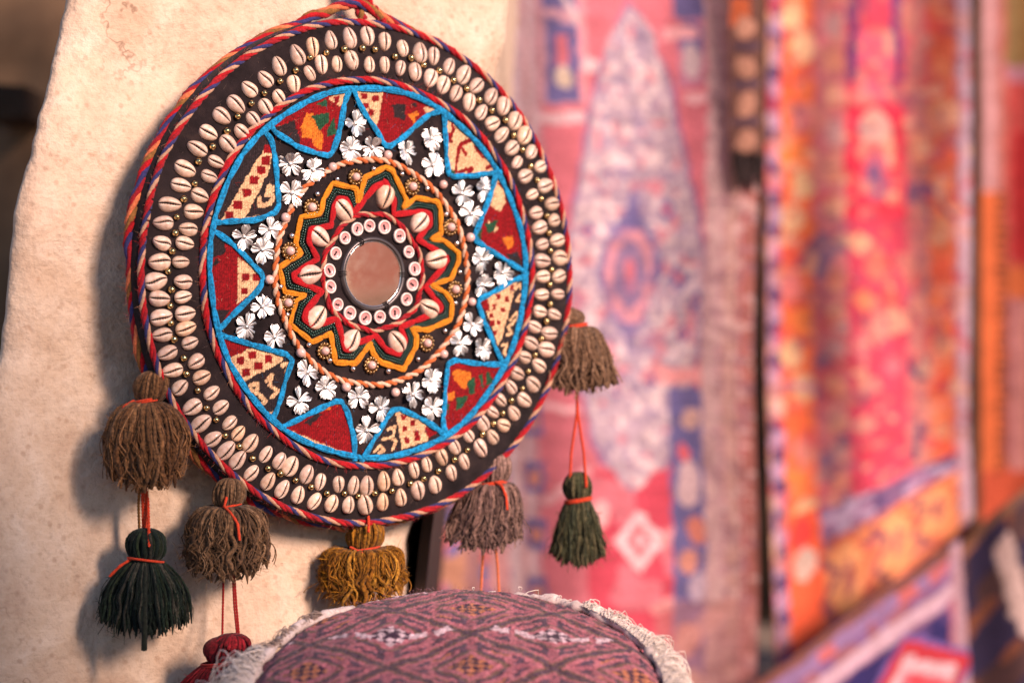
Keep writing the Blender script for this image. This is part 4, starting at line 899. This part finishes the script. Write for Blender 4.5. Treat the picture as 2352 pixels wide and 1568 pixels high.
def sheet(name, D, mapf, label, cat='rug', th=.006, group=None):
    P = mapf(D.X, D.Y); V = P.reshape(-1, 3); F = grid_faces(D.nx, D.ny)
    n = len(V); V2 = V + np.array([0, th, 0])
    nx, ny = D.nx, D.ny
    loop = np.array([i * ny for i in range(nx)] + [(nx - 1) * ny + j for j in range(1, ny)] + [i * ny + ny - 1 for i in range(nx - 2, -1, -1)] + list(range(ny - 2, 0, -1)))
    l2 = np.roll(loop, -1); side = np.stack([loop, l2, l2 + n, loop + n], 1)
    C = D.finish().reshape(-1, 3)
    o = mk(name, np.vstack([V, V2]), np.vstack([F, F[:, ::-1] + n, side]), M['rug'], colors=np.vstack([C, C]))
    return tag(o, label, cat, group)
K_ = 36 / 85 / 2352
PINK = lin(214, 108, 122); WHITE = lin(222, 192, 196); NAVY = lin(106, 98, 154); DUST = lin(205, 140, 140); BEIGE = lin(205, 160, 150); HOT = lin(235, 30, 70)
ORG = lin(250, 120, 25); CRM = lin(245, 185, 130); LILAC = lin(180, 140, 175); BRN = lin(150, 95, 80)

# --- faded pink medallion rug
D = Design(1000, 1734, -260, 1790, 3.6, PINK, 10)
D.rect(1000, 1062, -300, 1800, lin(150, 110, 140)); D.speck(D.box(1000, 1062), NAVY, .1, 30, 1); D.speck(D.box(1000, 1062), lin(225, 110, 100), .35, 40, 2); D.speck(D.box(1000, 1100, 900), lin(190, 130, 100), .1, 60, 52)
D.rect(1062, 1100, -300, 1800, lin(160, 110, 110)); D.rect(1100, 1165, -300, 1800, NAVY); D.speck(D.box(1100, 1165), lin(215, 90, 90), .05, 34, 3); D.speck(D.box(1100, 1165), DUST, .3, 46, 4)
D.rect(1165, 1240, -300, 1800, lin(215, 180, 185)); D.rect(1196, 1206, -300, 1800, DUST); D.rect(1222, 1240, -300, 1800, lin(200, 140, 150))
D.rect(1240, 1342, -300, 242, lin(205, 150, 165))
D.rect(1246, 1330, -300, 20, NAVY); D.rect(1252, 1285, 40, 230, NAVY); D.rect(1252, 1335, 55, 90, NAVY); D.rect(1300, 1325, 90, 235, NAVY); D.rect(1252, 1325, 205, 238, NAVY); D.rect(1272, 1300, 80, 150, PINK); D.ell(1288, 180, 20, 26, lin(220, 195, 170)); D.line([(1290, -10), (1330, 60)], 16, WHITE)
D.rect(1325, 1345, -300, 235, lin(235, 150, 160)); D.rect(1225, 1340, 258, 284, lin(235, 190, 195)); D.ell(1352, 150, 22, 14, WHITE)
# field medallion
def med(k): return [(1450, 22 - k), (1482, 60), (1500, 100), (1524 + k, 200), (1545 + k, 330), (1580 + k, 470), (1604 + k, 600), (1604 + k, 720), (1590 + k, 860), (1560 + k, 960), (1520 + k, 1050), (1480, 1110), (1450, 1130 + .5 * k), (1424, 1110), (1396 - k, 1050), (1368 - k, 960), (1345 - k, 860), (1318 - k, 720), (1312 - k, 600), (1330 - k, 470), (1352 - k, 330), (1372 - k, 200), (1400, 100), (1418, 60)]
def scal(k):
    P = np.array(med(k) + [med(k)[0]], float); P, t_ = resample(P, 12); c = np.array([1456, 590]); v = P - c
    return (c + v * (1 + .035 * np.abs(np.sin(t_ / 46)))[:, None]).tolist()
D.poly(scal(16), NAVY, .75); D.poly(scal(6), lin(186, 160, 174))
md = inpoly(D.X, D.Y, med(0))
D.speck(md, lin(150, 130, 162), .22, 11, 6, .55); D.speck(md, lin(232, 205, 205), .25, 15, 7, .8); D.speck(md, lin(215, 120, 135), .5, 20, 8, .8); D.speck(md, lin(130, 110, 150), .55, 22, 9, .6)
for x, y, w, h in ((1530, 480, 22, 26), (1562, 640, 26, 34), (1350, 530, 16, 22), (1330, 760, 24, 40), (1600, 690, 14, 30), (1575, 770, 18, 24), (1395, 400, 12, 18), (1420, 900, 14, 20), (1500, 880, 14, 20)):
    D.dia(x, y, w, h, lin(95, 90, 150), .85); D.dia(x, y, w * .4, h * .4, lin(220, 110, 120))
D.dia(1450, 620, 82, 190, lin(100, 92, 152), .8); D.ell(1450, 630, 56, 116, lin(210, 138, 152)); D.ell(1450, 630, 36, 80, lin(150, 115, 150)); D.ell(1452, 632, 15, 42, lin(206, 105, 122)); D.speck(D.box(1390, 1510, 480, 780), lin(120, 105, 155), .3, 20, 19, .6); D.rect(1440, 1462, 470, 520, lin(100, 92, 152), .8); D.line([(1400, 520), (1500, 520)], 14, lin(100, 92, 152), .7)
# lower field: deeper red, white lozenge
low = D.box(1340, 1560, 1080, 1800); low &= ~md; D.put(low, lin(206, 58, 82)); D.speck(low, PINK, .2, 60, 12)
D.dia(1462, 1240, 60, 72, WHITE); D.dia(1462, 1240, 34, 42, lin(215, 110, 120)); D.dia(1462, 1240, 12, 16, WHITE); D.ell(1372, 1180, 24, 30, lin(235, 170, 170)); D.line([(1345, 1080), (1250, 1150)], 20, lin(235, 170, 175))
D.line([(1235, 930), (1330, 940)], 16, lin(240, 180, 185)); D.line([(1520, 1240), (1560, 1210)], 26, lin(235, 150, 150)); D.line([(1500, 1400), (1560, 1370)], 24, lin(235, 150, 150))
for yy in range(930, 1800, 130):
    D.rect(1205, 1250, yy, yy + 70, NAVY); D.ell(1228, yy + 36, 14, 18, lin(210, 130, 110))
# right border
D.rect(1545, 1616, -300, 40, NAVY); D.rect(1555, 1612, 40, 200, lin(190, 120, 150)); D.ell(1586, 95, 24, 50, NAVY); D.ell(1584, 140, 20, 40, lin(200, 175, 180)); D.rect(1520, 1600, 60, 88, lin(235, 165, 170)); D.rect(1565, 1625, 215, 238, lin(235, 175, 180))
D.rect(1540, 1620, 890, 1800, NAVY)
for k, (x, y, w, h, c) in enumerate(((1590, 960, 22, 28, BEIGE), (1580, 1110, 26, 58, lin(220, 185, 190)), (1596, 1215, 22, 34, lin(210, 120, 100)), (1575, 1290, 24, 30, lin(215, 140, 120)), (1600, 1350, 24, 34, lin(195, 170, 190)), (1575, 1470, 30, 40, lin(205, 130, 120)), (1590, 1580, 30, 40, BEIGE), (1570, 1040, 14, 20, lin(225, 90, 100)))): D.ell(x, y, w, h, c)
D.rect(1510, 1620, 845, 880, lin(235, 150, 150)); D.rect(1616, 1650, -300, 1800, lin(208, 165, 165)); D.rect(1650, 1660, -300, 1800, lin(195, 140, 150)); D.rect(1660, 1700, -300, 1800, lin(200, 150, 140)); D.rect(1688, 1696, -300, 1800, lin(160, 105, 105)); D.rect(1704, 1740, -300, 1800, lin(165, 95, 85)); D.speck(D.box(1616, 1740), lin(225, 185, 180), .35, 16, 14, .6); D.speck(D.box(1616, 1740), lin(150, 105, 120), .4, 18, 15, .6)
D.rect(1500, 1740, 1380, 1800, lin(185, 120, 115), .5); D.line([(1480, 1568), (1660, 1390)], 40, lin(215, 150, 140), .6)
def map1(X, Y):
    d = 3.22 + .016 * np.sin((X - 1000) / 738 * 11 + .4 * np.sin(Y / 300)) + .014 * np.sin((X - 1000) / 738 * 4 + Y / 500)
    k = K_ * 3.22
    x = (X - 1176) * k + .004 * np.sin(Y / 170); z = H - (Y - 784) * k
    return np.stack([x, d, z], -1)
sheet('hanging_rug', D, map1, 'faded pink rug with a long white pointed medallion, hanging just right of the pillar')

# --- bright orange and crimson kilim with a slanting foot
D = Design(1764, 2222, -300, 1640, 3.8, lin(225, 110, 105), 30)
D.rect(1758, 1772, -400, 1700, BRN); D.rect(1770, 1800, -400, 1700, LILAC)
for y in range(-300, 1700, 74): D.rect(1772, 1798, y, y + 34, lin(70, 50, 110))
D.rect(1798, 1872, -400, 1700, lin(250, 110, 30))
for i, y in enumerate(range(-280, 1700, 78)):
    D.ell(1835 + (14 if i % 2 else -12), y, 26, 34, [CRM, lin(255, 100, 10), lin(240, 120, 110), lin(255, 130, 20), lin(245, 190, 130)][i % 5]); D.line([(1800, y + 40), (1870, y + 62)], 10, lin(235, 90, 70), .7)
D.line([(1840, 610), (1880, 540)], 16, lin(130, 90, 120)); D.line([(1800, 880), (1880, 900)], 14, lin(200, 120, 150), .8)
D.rect(1872, 1945, -400, 1700, lin(225, 120, 120)); D.rect(1872, 1890, -400, 1700, lin(205, 95, 110), .7)
for i, y in enumerate(range(-280, 1700, 84)): D.ell(1918, y, 20, 30, [lin(240, 165, 125), lin(205, 150, 145), lin(245, 150, 110)][i % 3], .9)
D.speck(D.box(1872, 1945, 400, 1700), lin(150, 105, 135), .45, 40, 31)
D.rect(1945, 2082, -400, 1700, lin(222, 52, 84))
for x0 in (1948, 2050): D.rect(x0, x0 + 26, -300, 185, lin(110, 60, 120), .9)
D.rect(1972, 2052, 70, 230, lin(240, 85, 110)); D.rect(1940, 2085, 245, 500, lin(232, 8, 58)); D.ell(2012, 300, 40, 52, lin(215, 165, 150)); D.ell(2012, 352, 44, 30, lin(225, 110, 100)); D.ell(2012, 405, 34, 62, lin(205, 90, 110)); D.ell(2010, 412, 19, 38, lin(110, 80, 130))
for x, y, c in ((1972, 560, CRM), (2012, 610, lin(245, 120, 90)), (1982, 690, lin(250, 140, 80)), (2040, 680, lin(250, 110, 80)), (2012, 760, lin(230, 140, 120)), (1975, 800, lin(240, 120, 130)), (2050, 840, lin(240, 110, 120)), (1990, 900, lin(245, 150, 130)), (2020, 960, lin(240, 60, 80)), (1975, 1000, lin(230, 150, 130))): D.dia(x, y, 20 + (y % 17), 24 + (y % 31), c, .85)
D.rect(2082, 2132, -400, 1700, lin(205, 120, 110)); D.rect(2082, 2100, -400, 1700, lin(215, 95, 100), .6); D.speck(D.box(2082, 2132, 420, 1200), lin(120, 80, 110), .35, 60, 33)
D.ell(2108, 340, 20, 40, lin(240, 140, 100)); D.rect(2132, 2186, -400, 1700, lin(235, 105, 50))
for i, y in enumerate(range(-280, 1700, 90)): D.ell(2158, y, 22, 34, [lin(235, 150, 100), lin(240, 90, 40), lin(245, 130, 70)][i % 3])
D.line([(2130, 430), (2180, 500)], 12, lin(120, 70, 110)); D.rect(2186, 2236, -400, 1700, lin(205, 165, 180)); D.rect(2186, 2194, -400, 1700, lin(190, 110, 120))
D.speck(D.all(), lin(235, 150, 120), .45, 26, 41, .5); D.speck(D.all(), lin(150, 80, 110), .55, 22, 42, .55); D.speck(D.all(), lin(225, 40, 60), .55, 30, 43, .5); D.speck(D.all(), lin(245, 185, 140), .65, 34, 44, .6)
# foot bands (these run straight across the rug; the rug itself is dragged up to the right)
D.rect(1872, 2190, 1210, 1300, lin(160, 110, 150)); D.speck(D.box(1872, 2190, 1210, 1300), lin(95, 70, 120), .1, 26, 35); D.speck(D.box(1872, 2190, 1210, 1300), lin(190, 160, 190), .3, 30, 36)
D.rect(1872, 2190, 1300, 1560, lin(240, 140, 75)); D.rect(1872, 2190, 1300, 1312, lin(215, 95, 80))
D.speck(D.box(1872, 2190, 1300, 1560), lin(215, 95, 60), .2, 40, 45, .8); D.speck(D.box(1872, 2190, 1300, 1560), lin(130, 80, 110), .5, 30, 46, .8)
for x in (1925, 2040, 2140): D.ell(x, 1420, 40, 90, lin(246, 162, 92)); D.ell(x + 4, 1430, 12, 50, lin(185, 100, 90)); D.line([(x - 58, 1330), (x - 20, 1400), (x - 52, 1460), (x - 20, 1530)], 14, lin(150, 80, 90)); D.line([(x + 10, 1320), (x + 44, 1390), (x + 18, 1440)], 10, lin(230, 110, 50))
D.rect(1760, 2236, 1560, 1700, lin(120, 60, 50)); D.rect(1800, 1872, 1200, 1560, lin(250, 90, 10)); D.ell(1836, 1330, 26, 40, lin(215, 180, 160)); D.ell(1830, 1250, 26, 40, lin(240, 50, 30))
def map2(X, Y):
    s = (X - 1758) / 478
    t = np.clip((Y - 780) / 900, 0, 1); t = t * t * (3 - 2 * t)
    Yd = Y - 400 * s * t + 0
    k = K_ * 3.55
    d = 3.55 + .014 * np.sin(s * 11 + .5 * np.sin(Y / 260)) - .10 * t * (1 - s) + .02 * np.sin(s * 4 + Y / 400)
    x = (X - 1176 + 18 * t * s - 30 * t * (1 - s) * 0) * k; z = H - (Yd - 784) * k
    return np.stack([x, d, z], -1)
sheet('hanging_rug', D, map2, 'bright orange and crimson kilim, its foot slanting up to the right')

# --- dark striped rug at the right edge
D = Design(2254, 2520, -320, 1250, 4.2, lin(170, 95, 85), 50)
D.rect(2246, 2300, -400, 440, lin(175, 115, 110)); D.rect(2262, 2282, -400, 440, lin(195, 140, 140)); D.rect(2246, 2290, 440, 1250, lin(205, 92, 10)); D.rect(2290, 2316, 440, 1250, lin(120, 55, 15)); D.rect(2300, 2312, -400, 440, lin(185, 90, 70))
for y in range(450, 1250, 22): D.rect(2290, 2312, y, y + 9, lin(190, 85, 20))
D.rect(2312, 2345, -400, 150, lin(140, 110, 60)); D.rect(2312, 2520, 150, 190, lin(180, 115, 130)); D.rect(2345, 2520, -400, 150, lin(150, 110, 50)); D.rect(2318, 2520, 190, 640, lin(190, 60, 50)); D.rect(2330, 2400, 300, 600, lin(175, 8, 8)); D.rect(2318, 2400, 610, 680, lin(205, 95, 20)); D.rect(2318, 2520, 690, 1100, lin(200, 125, 115)); D.rect(2320, 2330, 690, 1100, lin(130, 60, 80)); D.rect(2246, 2520, 1080, 1250, lin(190, 70, 20))
def map3(X, Y):
    k = K_ * 3.9; return np.stack([(X - 1176) * k, 3.9 + .012 * np.sin(X / 40) + 0 * Y, H - (Y - 784) * k], -1)
sheet('hanging_rug', D, map3, 'rug with orange, brown and red stripes at the right edge, behind the orange kilim')

# --- woven strap with cream blocks between the two rugs
D = Design(1678, 1752, -300, 352, 3.5, lin(110, 70, 60), 60)
D.rect(1678, 1720, -300, 60, lin(200, 90, 30)); D.rect(1742, 1752, -300, 352, lin(120, 80, 60))
for y in (-180, -60, 60, 150, 235, 320): D.ell(1712, y + 5, 22, 26, lin(196, 138, 110)); D.rect(1680, 1745, y + 36, y + 56, lin(90, 65, 80))
def map4(X, Y):
    k = K_ * 3.18; return np.stack([(X - 1176) * k, 3.18 + .004 * np.sin(X / 20) + 0 * Y, H - (Y - 784) * k], -1)
strap = sheet('woven_strap', D, map4, 'dark woven strap with cream blocks hanging between the two big rugs', 'strap', .004)
rg = np.random.default_rng(3); mb = MB()
for k in range(60):
    p0 = at(1682 + k * 1.15, 345, 3.18) + np.array([0, rg.uniform(0, .01), 0]); p1 = at(1716 + (k - 30) * .9, 400 + rg.uniform(-20, 40), 3.18); P = np.array([p0, p0 * .6 + p1 * .4 + rg.normal(0, .002, 3), p1])
    P, _ = resample(P, .008); mb.add(*tube(P, .0016, 5, up=(.1, 1, .1)), np.array([.03, .018, .018]) * rg.uniform(.6, 1.5))
tag(mb.build('strap_fringe', M['yarn'], strap), None, kind='stuff')

# --- floor rugs draped over the slope at the lower right
D = Design(0, 520, 0, 560, 4.5, lin(40, 30, 90), 70)
D.rect(0, 520, 0, 28, lin(120, 70, 60)); D.rect(0, 520, 28, 66, lin(140, 105, 150)); D.speck(D.box(0, 520, 28, 66), lin(190, 90, 90), .2, 24, 71); D.rect(0, 520, 66, 92, lin(150, 85, 95)); D.speck(D.box(0, 520, 66, 92), lin(120, 80, 130), .1, 20, 72); D.rect(0, 520, 92, 132, lin(188, 152, 166)); D.speck(D.box(0, 520, 140, 560), lin(90, 60, 110), .3, 40, 73, .6); D.rect(0, 520, 132, 140, lin(150, 100, 130))
D.rect(490, 520, 0, 560, lin(165, 125, 135)); D.rect(478, 490, 130, 560, lin(170, 90, 110))
D.dia(372, 300, 172, 168, lin(110, 80, 150)); D.dia(372, 300, 158, 154, lin(180, 26, 42)); D.dia(372, 300, 118, 114, lin(196, 160, 165)); D.dia(372, 300, 84, 80, lin(180, 95, 108)); D.dia(372, 300, 44, 40, lin(120, 70, 110)); D.line([(380, 250), (470, 340)], 18, lin(215, 30, 45)); D.dia(60, 330, 120, 130, lin(215, 20, 40)); D.dia(60, 330, 80, 90, lin(220, 185, 190))
def map5(X, Y):
    # u runs up along the slope's ridge, v down its near face
    a0 = at(1700, 1590, 3.10); a1 = at(2205, 1232, 3.42)
    u = X / 520; P = a0[None, None] * (1 - u[..., None]) + a1[None, None] * u[..., None]
    k = K_ * 3.2
    v = Y * k
    P = P + np.stack([.02 * v, -.28 * v - .01 * np.sin(X / 60), -.95 * v], -1)
    return P
sheet('draped_rug', D, map5, 'navy and red rug with a pale stripe, draped over the slope at the lower right')
D = Design(0, 330, 0, 700, 5, lin(75, 48, 48), 80)
D.speck(D.all(), lin(45, 35, 65), .05, 70, 81); D.speck(D.all(), lin(120, 65, 40), .35, 60, 82); D.poly([(95, 70), (130, 60), (190, 330), (175, 360), (125, 250)], lin(190, 160, 150)); D.rect(0, 14, 0, 700, lin(110, 70, 50)); D.rect(20, 60, 0, 30, lin(150, 90, 60)); D.rect(0, 330, 0, 22, lin(120, 80, 55))
def map6(X, Y):
    k = K_ * 3.5; u = X / 330
    P = np.stack([(2185 - 1176) * k + X * k, 3.50 + .05 * u - .15 * (Y / 700) + .01 * np.sin(X / 30), H - (1285 - 784) * k + (190 * np.sin(np.clip(u * 1.2, 0, 1) * math.pi / 2)) * k - Y * k], -1)
    return P
sheet('draped_rug', D, map6, 'dark brown rug with one pale streak, heaped in the lower right corner')

# --- rug hung across the alley: the small mirror shows it
D = Design(0, 700, 0, 900, 8, lin(190, 84, 58), 90)
D.rect(0, 700, 390, 900, lin(140, 108, 80)); D.rect(0, 700, 380, 402, lin(190, 140, 120)); D.speck(D.box(0, 700, 0, 380), lin(188, 108, 88), .25, 120, 91, .7); D.rect(335, 365, 230, 300, lin(120, 40, 40), .8); D.ell(352, 470, 12, 14, lin(225, 190, 170)); D.ell(340, 330, 10, 14, lin(215, 150, 130))
ra = 2 * T - math.radians(3.3)
cdir = Vector((math.sin(ra), -math.cos(ra), 0)); cc = O + cdir * 1.25; side_ = Vector((.87, -.5, 0))
def map7(X, Y):
    s = (X - 220) * .0021; z = .95 - Y * .001
    return np.stack([cc.x + side_.x * s, cc.y + side_.y * s, z], -1)
sheet('hanging_rug', D, map7, 'red-brown rug across the way, seen only in the small round mirror', th=.01)
# ------------------------------------------------------------------ the round cushion in front
PC = at(1052, 1580, 1.90); PRAD = .1625; TILT = R(23.4)
pouf = empty('floor_cushion', (PC[0], PC[1], 0))
tag(pouf, 'round cushion in mauve and brown diamond kilim with a white cotton fringe', 'cushion')
ct, st_ = math.cos(TILT), math.sin(TILT)
def plane_pt(x, y, h):
    """cushion-top plane: x right, y away from the lens, h along its normal; relative to the base"""
    return np.stack([x, y * ct - h * st_, PC[2] + y * st_ + h * ct], -1)
def kilim(x, y):
    rg_ = np.random.default_rng(5)
    sh = x.shape
    x = x + .0012 * vnoise(sh, (90, 90), 3) + .0008 * vnoise(sh, (200, 200), 4); y = y + .0016 * vnoise(sh, (90, 90), 5)
    PK = lin(166, 98, 108); PK2 = lin(150, 86, 98); DK = lin(80, 58, 74); BR = lin(104, 80, 72); WH = lin(205, 178, 186); OR = lin(180, 112, 80); AUB = lin(58, 38, 56)
    C = np.zeros(sh + (3,)); C[:] = PK
    a, b = .130, .094                                     # lattice of diamonds
    y0 = y - .100
    def lat(ox, oy):
        u = (x - ox + a / 2) % a - a / 2; v = (y0 - oy + b / 2) % b - b / 2
        return u, v
    u1, v1 = lat(.010, 0); u2, v2 = lat(.010 + a / 2, b / 2)
    d1 = np.abs(u1) / (a / 2) + np.abs(v1) / (b / 2); d2 = np.abs(u2) / (a / 2) + np.abs(v2) / (b / 2)
    first = d1 < d2
    u = np.where(first, u1, u2); v = np.where(first, v1, v2); d = np.minimum(d1, d2)
    def put(m, c): C[m] = c
    put(d > .90, BR); put((d > .955), DK)
    put((d > .79) & (d <= .90), PK)
    # stepped chevrons that lock into one another
    put(d <= .79, DK)
    au, av = np.abs(u) / a, np.abs(v) / b
    put((d > .57) & (d < .68) & (au > .07) & (av > .05), PK)
    put((d <= .79) & (av < .030) & (au > .20) & (au < .38), PK2)
    put((d <= .79) & (au < .030) & (av > .22) & (av < .38), PK2)
    put((d <= .79) & (np.abs(au - .235) < .022) & (av < .16), PK)
    put((d > .685) & (d < .73) & (np.abs(au - av) < .10), np.where(first, 1, 0)[..., None][(d > .685) & (d < .73) & (np.abs(au - av) < .10)] * np.array(OR) + (1 - np.where(first, 1, 0)[..., None][(d > .685) & (d < .73) & (np.abs(au - av) < .10)]) * np.array(PK2))
    put((d > .43) & (d <= .50), BR); put((d > .30) & (d <= .43), PK)
    cen = d <= .30
    chk = (np.floor((u / a + v / b) * 16 + .5) + np.floor((u / a - v / b) * 16 + .5)) % 2 == 0
    put(cen, AUB); put(cen & chk & first, OR); put(cen & chk & ~first & (d > .08), WH)
    for du, dv in ((.17, .02), (-.17, .02), (.33, .10), (-.33, .10)):
        m = (~first) & (np.abs(u - du * a) < .0075) & (np.abs(v - dv * b - .5 * (np.abs(u) - abs(du) * a)) < .0036); put(m, WH)
    C *= (1 + .14 * vnoise(sh, (40, 40), 8) + .22 * rng.normal(size=sh))[..., None].clip(.45, 1.7)
    grey = .10 * (vnoise(sh, (120, 120), 9) > .35)
    C = C * (1 - grey[..., None]) + np.array(lin(150, 120, 135)) * grey[..., None]
    return C.clip(0, 1)
def build_top():
    n = 330
    g_ = np.linspace(-1, 1, n); A, B = np.meshgrid(g_, g_, indexing='ij')
    # square-to-disc map keeps the weave even
    xx = A * np.sqrt(1 - B * B / 2); yy = B * np.sqrt(1 - A * A / 2)
    rho = np.hypot(xx, yy).clip(0, 1)
    x = xx * PRAD; y = yy * PRAD
    h = .017 * (1 - rho ** 3) + .0042 * vnoise(x.shape, (7, 7), 1) * (1 - rho ** 3) + .0012 * vnoise(x.shape, (22, 16), 12) + .0006 * vnoise(x.shape, (60, 60), 2) + .00025 * rng.normal(size=x.shape)
    h -= .006 * np.clip((rho - .93) / .07, 0, 1)
    return mk('cushion_top', plane_pt(x, y, h).reshape(-1, 3), grid_faces(n, n), M['pouf'], pouf, colors=kilim(x, y).reshape(-1, 3))
build_top()
na, nb = 200, 26
a = np.arange(na) / na * 2 * math.pi
seam = plane_pt(PRAD * np.cos(a), PRAD * np.sin(a), -.005 + 0 * a)
V = np.zeros((na, nb, 3)); 
for j in range(nb):
    t = j / (nb - 1)
    bul = 1 + .09 * math.sin(math.pi * min(1, t * 1.02)) + .012 * np.sin(a * 9 + t * 3)
    V[:, j, 0] = seam[:, 0] * bul; V[:, j, 1] = seam[:, 1] * bul; V[:, j, 2] = seam[:, 2] * (1 - t) + .001 * t
Cs = np.tile(np.array(lin(120, 62, 70)), (na * nb, 1)) * (1 + .15 * rng.normal(size=(na * nb, 1)))
Cs[(np.arange(na * nb) % nb) % 7 == 3] = lin(70, 45, 60)
mk('cushion_side', V.reshape(-1, 3), grid_faces(na, nb, True)[:, ::-1].copy(), M['pouf'], pouf, colors=Cs.clip(0, 1))
# fringe: hundreds of fine cotton threads looping out of the seam
def build_fringe():
    rg = np.random.default_rng(9); mb = MB(); wisps = MB()
    def seam_pt(an, h=-.002): return plane_pt(np.array(PRAD * math.cos(an)), np.array(PRAD * math.sin(an)), np.array(h))
    for i in range(7500):
        an = rg.uniform(0, 6.283)
        deg = math.degrees(an) % 360
        dens = 1.0 if (deg < 52 or deg > 340) else (.9 if 168 < deg < 260 else (.006 if deg < 135 else (.30 if deg < 168 else .45)))
        if rg.random() > dens: continue
        if 262 < deg < 338 and rg.random() > .3: continue
        clump = 1 + .35 * math.sin(an * 37) + .25 * math.sin(an * 83)
        L = rg.uniform(.012, .026) * clump * (1.45 if 160 < deg < 250 else (.62 if 30 < deg < 120 else 1.0)) * (.55 if 120 <= deg < 160 else 1)
        p = seam_pt(an, rg.uniform(-.004, .002)); e = np.array([math.cos(an), math.sin(an) * ct, math.sin(an) * st_]); nrm = np.array([0, -st_, ct]); tg_ = np.array([-math.sin(an), math.cos(an) * ct, math.cos(an) * st_])
        n = 8; s = np.linspace(0, 1, n); sw = rg.normal(0, .45); lift = rg.uniform(.15, .55); ph = rg.uniform(0, 6.28)
        out = np.sin(s * rg.uniform(1.2, 2.2)); 
        P = p + L * (.75 * out[:, None] * e + (lift * np.sin(s * 2.6) - .9 * s ** 2.0)[:, None] * nrm * .8 + (sw * s + .10 * np.sin(s * 9 + ph))[:, None] * tg_ - (.25 * s ** 2)[:, None] * np.array([0, 0, 1.]))
        c = np.array([.84, .72, .64]) * rg.uniform(.75, 1.08)
        if 110 < deg < 160: c = np.array([.38, .27, .22]) * rg.uniform(.7, 1.4)
        mb.add(*tube(P, .00036 * rg.uniform(.7, 1.5), 4, up=(.2, .3, 1)), c)
    # short tufts along the seam so the threads grow out of a solid edge
    return tag(mb.build('cotton_fringe', M['fringe'], pouf), None, kind='stuff')
build_fringe()
an = np.arange(300) / 300 * 2 * math.pi
rr = PRAD + .003 + .0012 * np.sin(an * 31)
V, F = tube(plane_pt(rr * np.cos(an), rr * np.sin(an), -.003 + .001 * np.sin(an * 23) - .010 * np.exp(-((an - R(98)) / R(30)) ** 4)), .0042 * (1 + .25 * np.sin(an * 41) + .15 * rng.normal(size=300)), 8, True, up=(0, 0, 1))
mk('seam_binding', V, F, M['fringe'], pouf, colors=np.tile([.66, .54, .50], (len(V), 1)) * (1 + .1 * rng.normal(size=(len(V), 1))))
# surface hairs on the worn wool
def on_top():
    r = PRAD * math.sqrt(random.random()); q = random.uniform(0, 6.283); x, y = r * math.cos(q), r * math.sin(q)
    h = .017 * (1 - (r / PRAD) ** 3)
    p = plane_pt(np.array(x), np.array(y), np.array(h)); return Vector(p), (Vector((0, -st_, ct)) * .6 + Vector((random.gauss(0, .7), random.gauss(0, .7), random.gauss(0, .2)))).normalized()
fibres(9000, on_top, .0035, .00008, [lin(150, 90, 100), lin(110, 75, 85), lin(190, 150, 160)], 'wool_hairs', pouf)

# ------------------------------------------------------------------ unseen sun blocker added beside the lens, shaped as piled rugs: it keeps the low sun off the foot of the pillar
stack = empty('rug_pile_and_sun_block', (.475, .915, 0), R(42))
tag(stack, 'sun blocker added out of view at the lower right, shaped as a tall pile of folded rugs', 'added sun blocker')
def folded(w, dpt, th, c):
    n = 40; u = np.linspace(0, 1, n)
    # rounded slab profile in (y, z), swept along x
    pr = []
    for s in np.linspace(-90, 90, 9): pr.append((dpt / 2 - th / 2 + th / 2 * math.cos(R(s)), th / 2 + th / 2 * math.sin(R(s))))
    for s in np.linspace(90, 270, 9): pr.append((-dpt / 2 + th / 2 + th / 2 * math.cos(R(s)), th / 2 + th / 2 * math.sin(R(s))))
    xs = np.linspace(-w / 2, w / 2, 12); V = np.array([[(x, y, z) for (y, z) in pr] for x in xs]); k = len(pr)
    V[:, :, 2] += .002 * np.sin(xs * 40)[:, None]
    i = np.arange(11)[:, None]; j = np.arange(k)[None]; F = np.stack([i * k + j, i * k + (j + 1) % k, (i + 1) * k + (j + 1) % k, (i + 1) * k + j], -1).reshape(-1, 4)
    V = V.reshape(-1, 3); nv = len(V)
    Fl = [tuple(f) for f in F.tolist()] + [tuple(range(k))[::-1], tuple(range(nv - k, nv))]
    C = np.tile(np.array(c), (nv, 1)); C[(np.arange(nv) // k) % 4 == 1] = np.array(c) * .55
    return mk('sun_block_rug', V, Fl, M['rug'], stack, colors=C)
z = .0
for i in range(17):
    th = random.uniform(.060, .068)
    o = folded(.36 + random.uniform(-.015, .015), .26, th, [lin(170, 60, 60), lin(190, 120, 90), lin(90, 60, 90), lin(200, 150, 130), lin(150, 90, 60)][i % 5])
    o.location = (random.uniform(-.01, .01), random.uniform(-.01, .01), z + .001); o.rotation_euler = (0, 0, random.gauss(0, .03)); z += th + .003
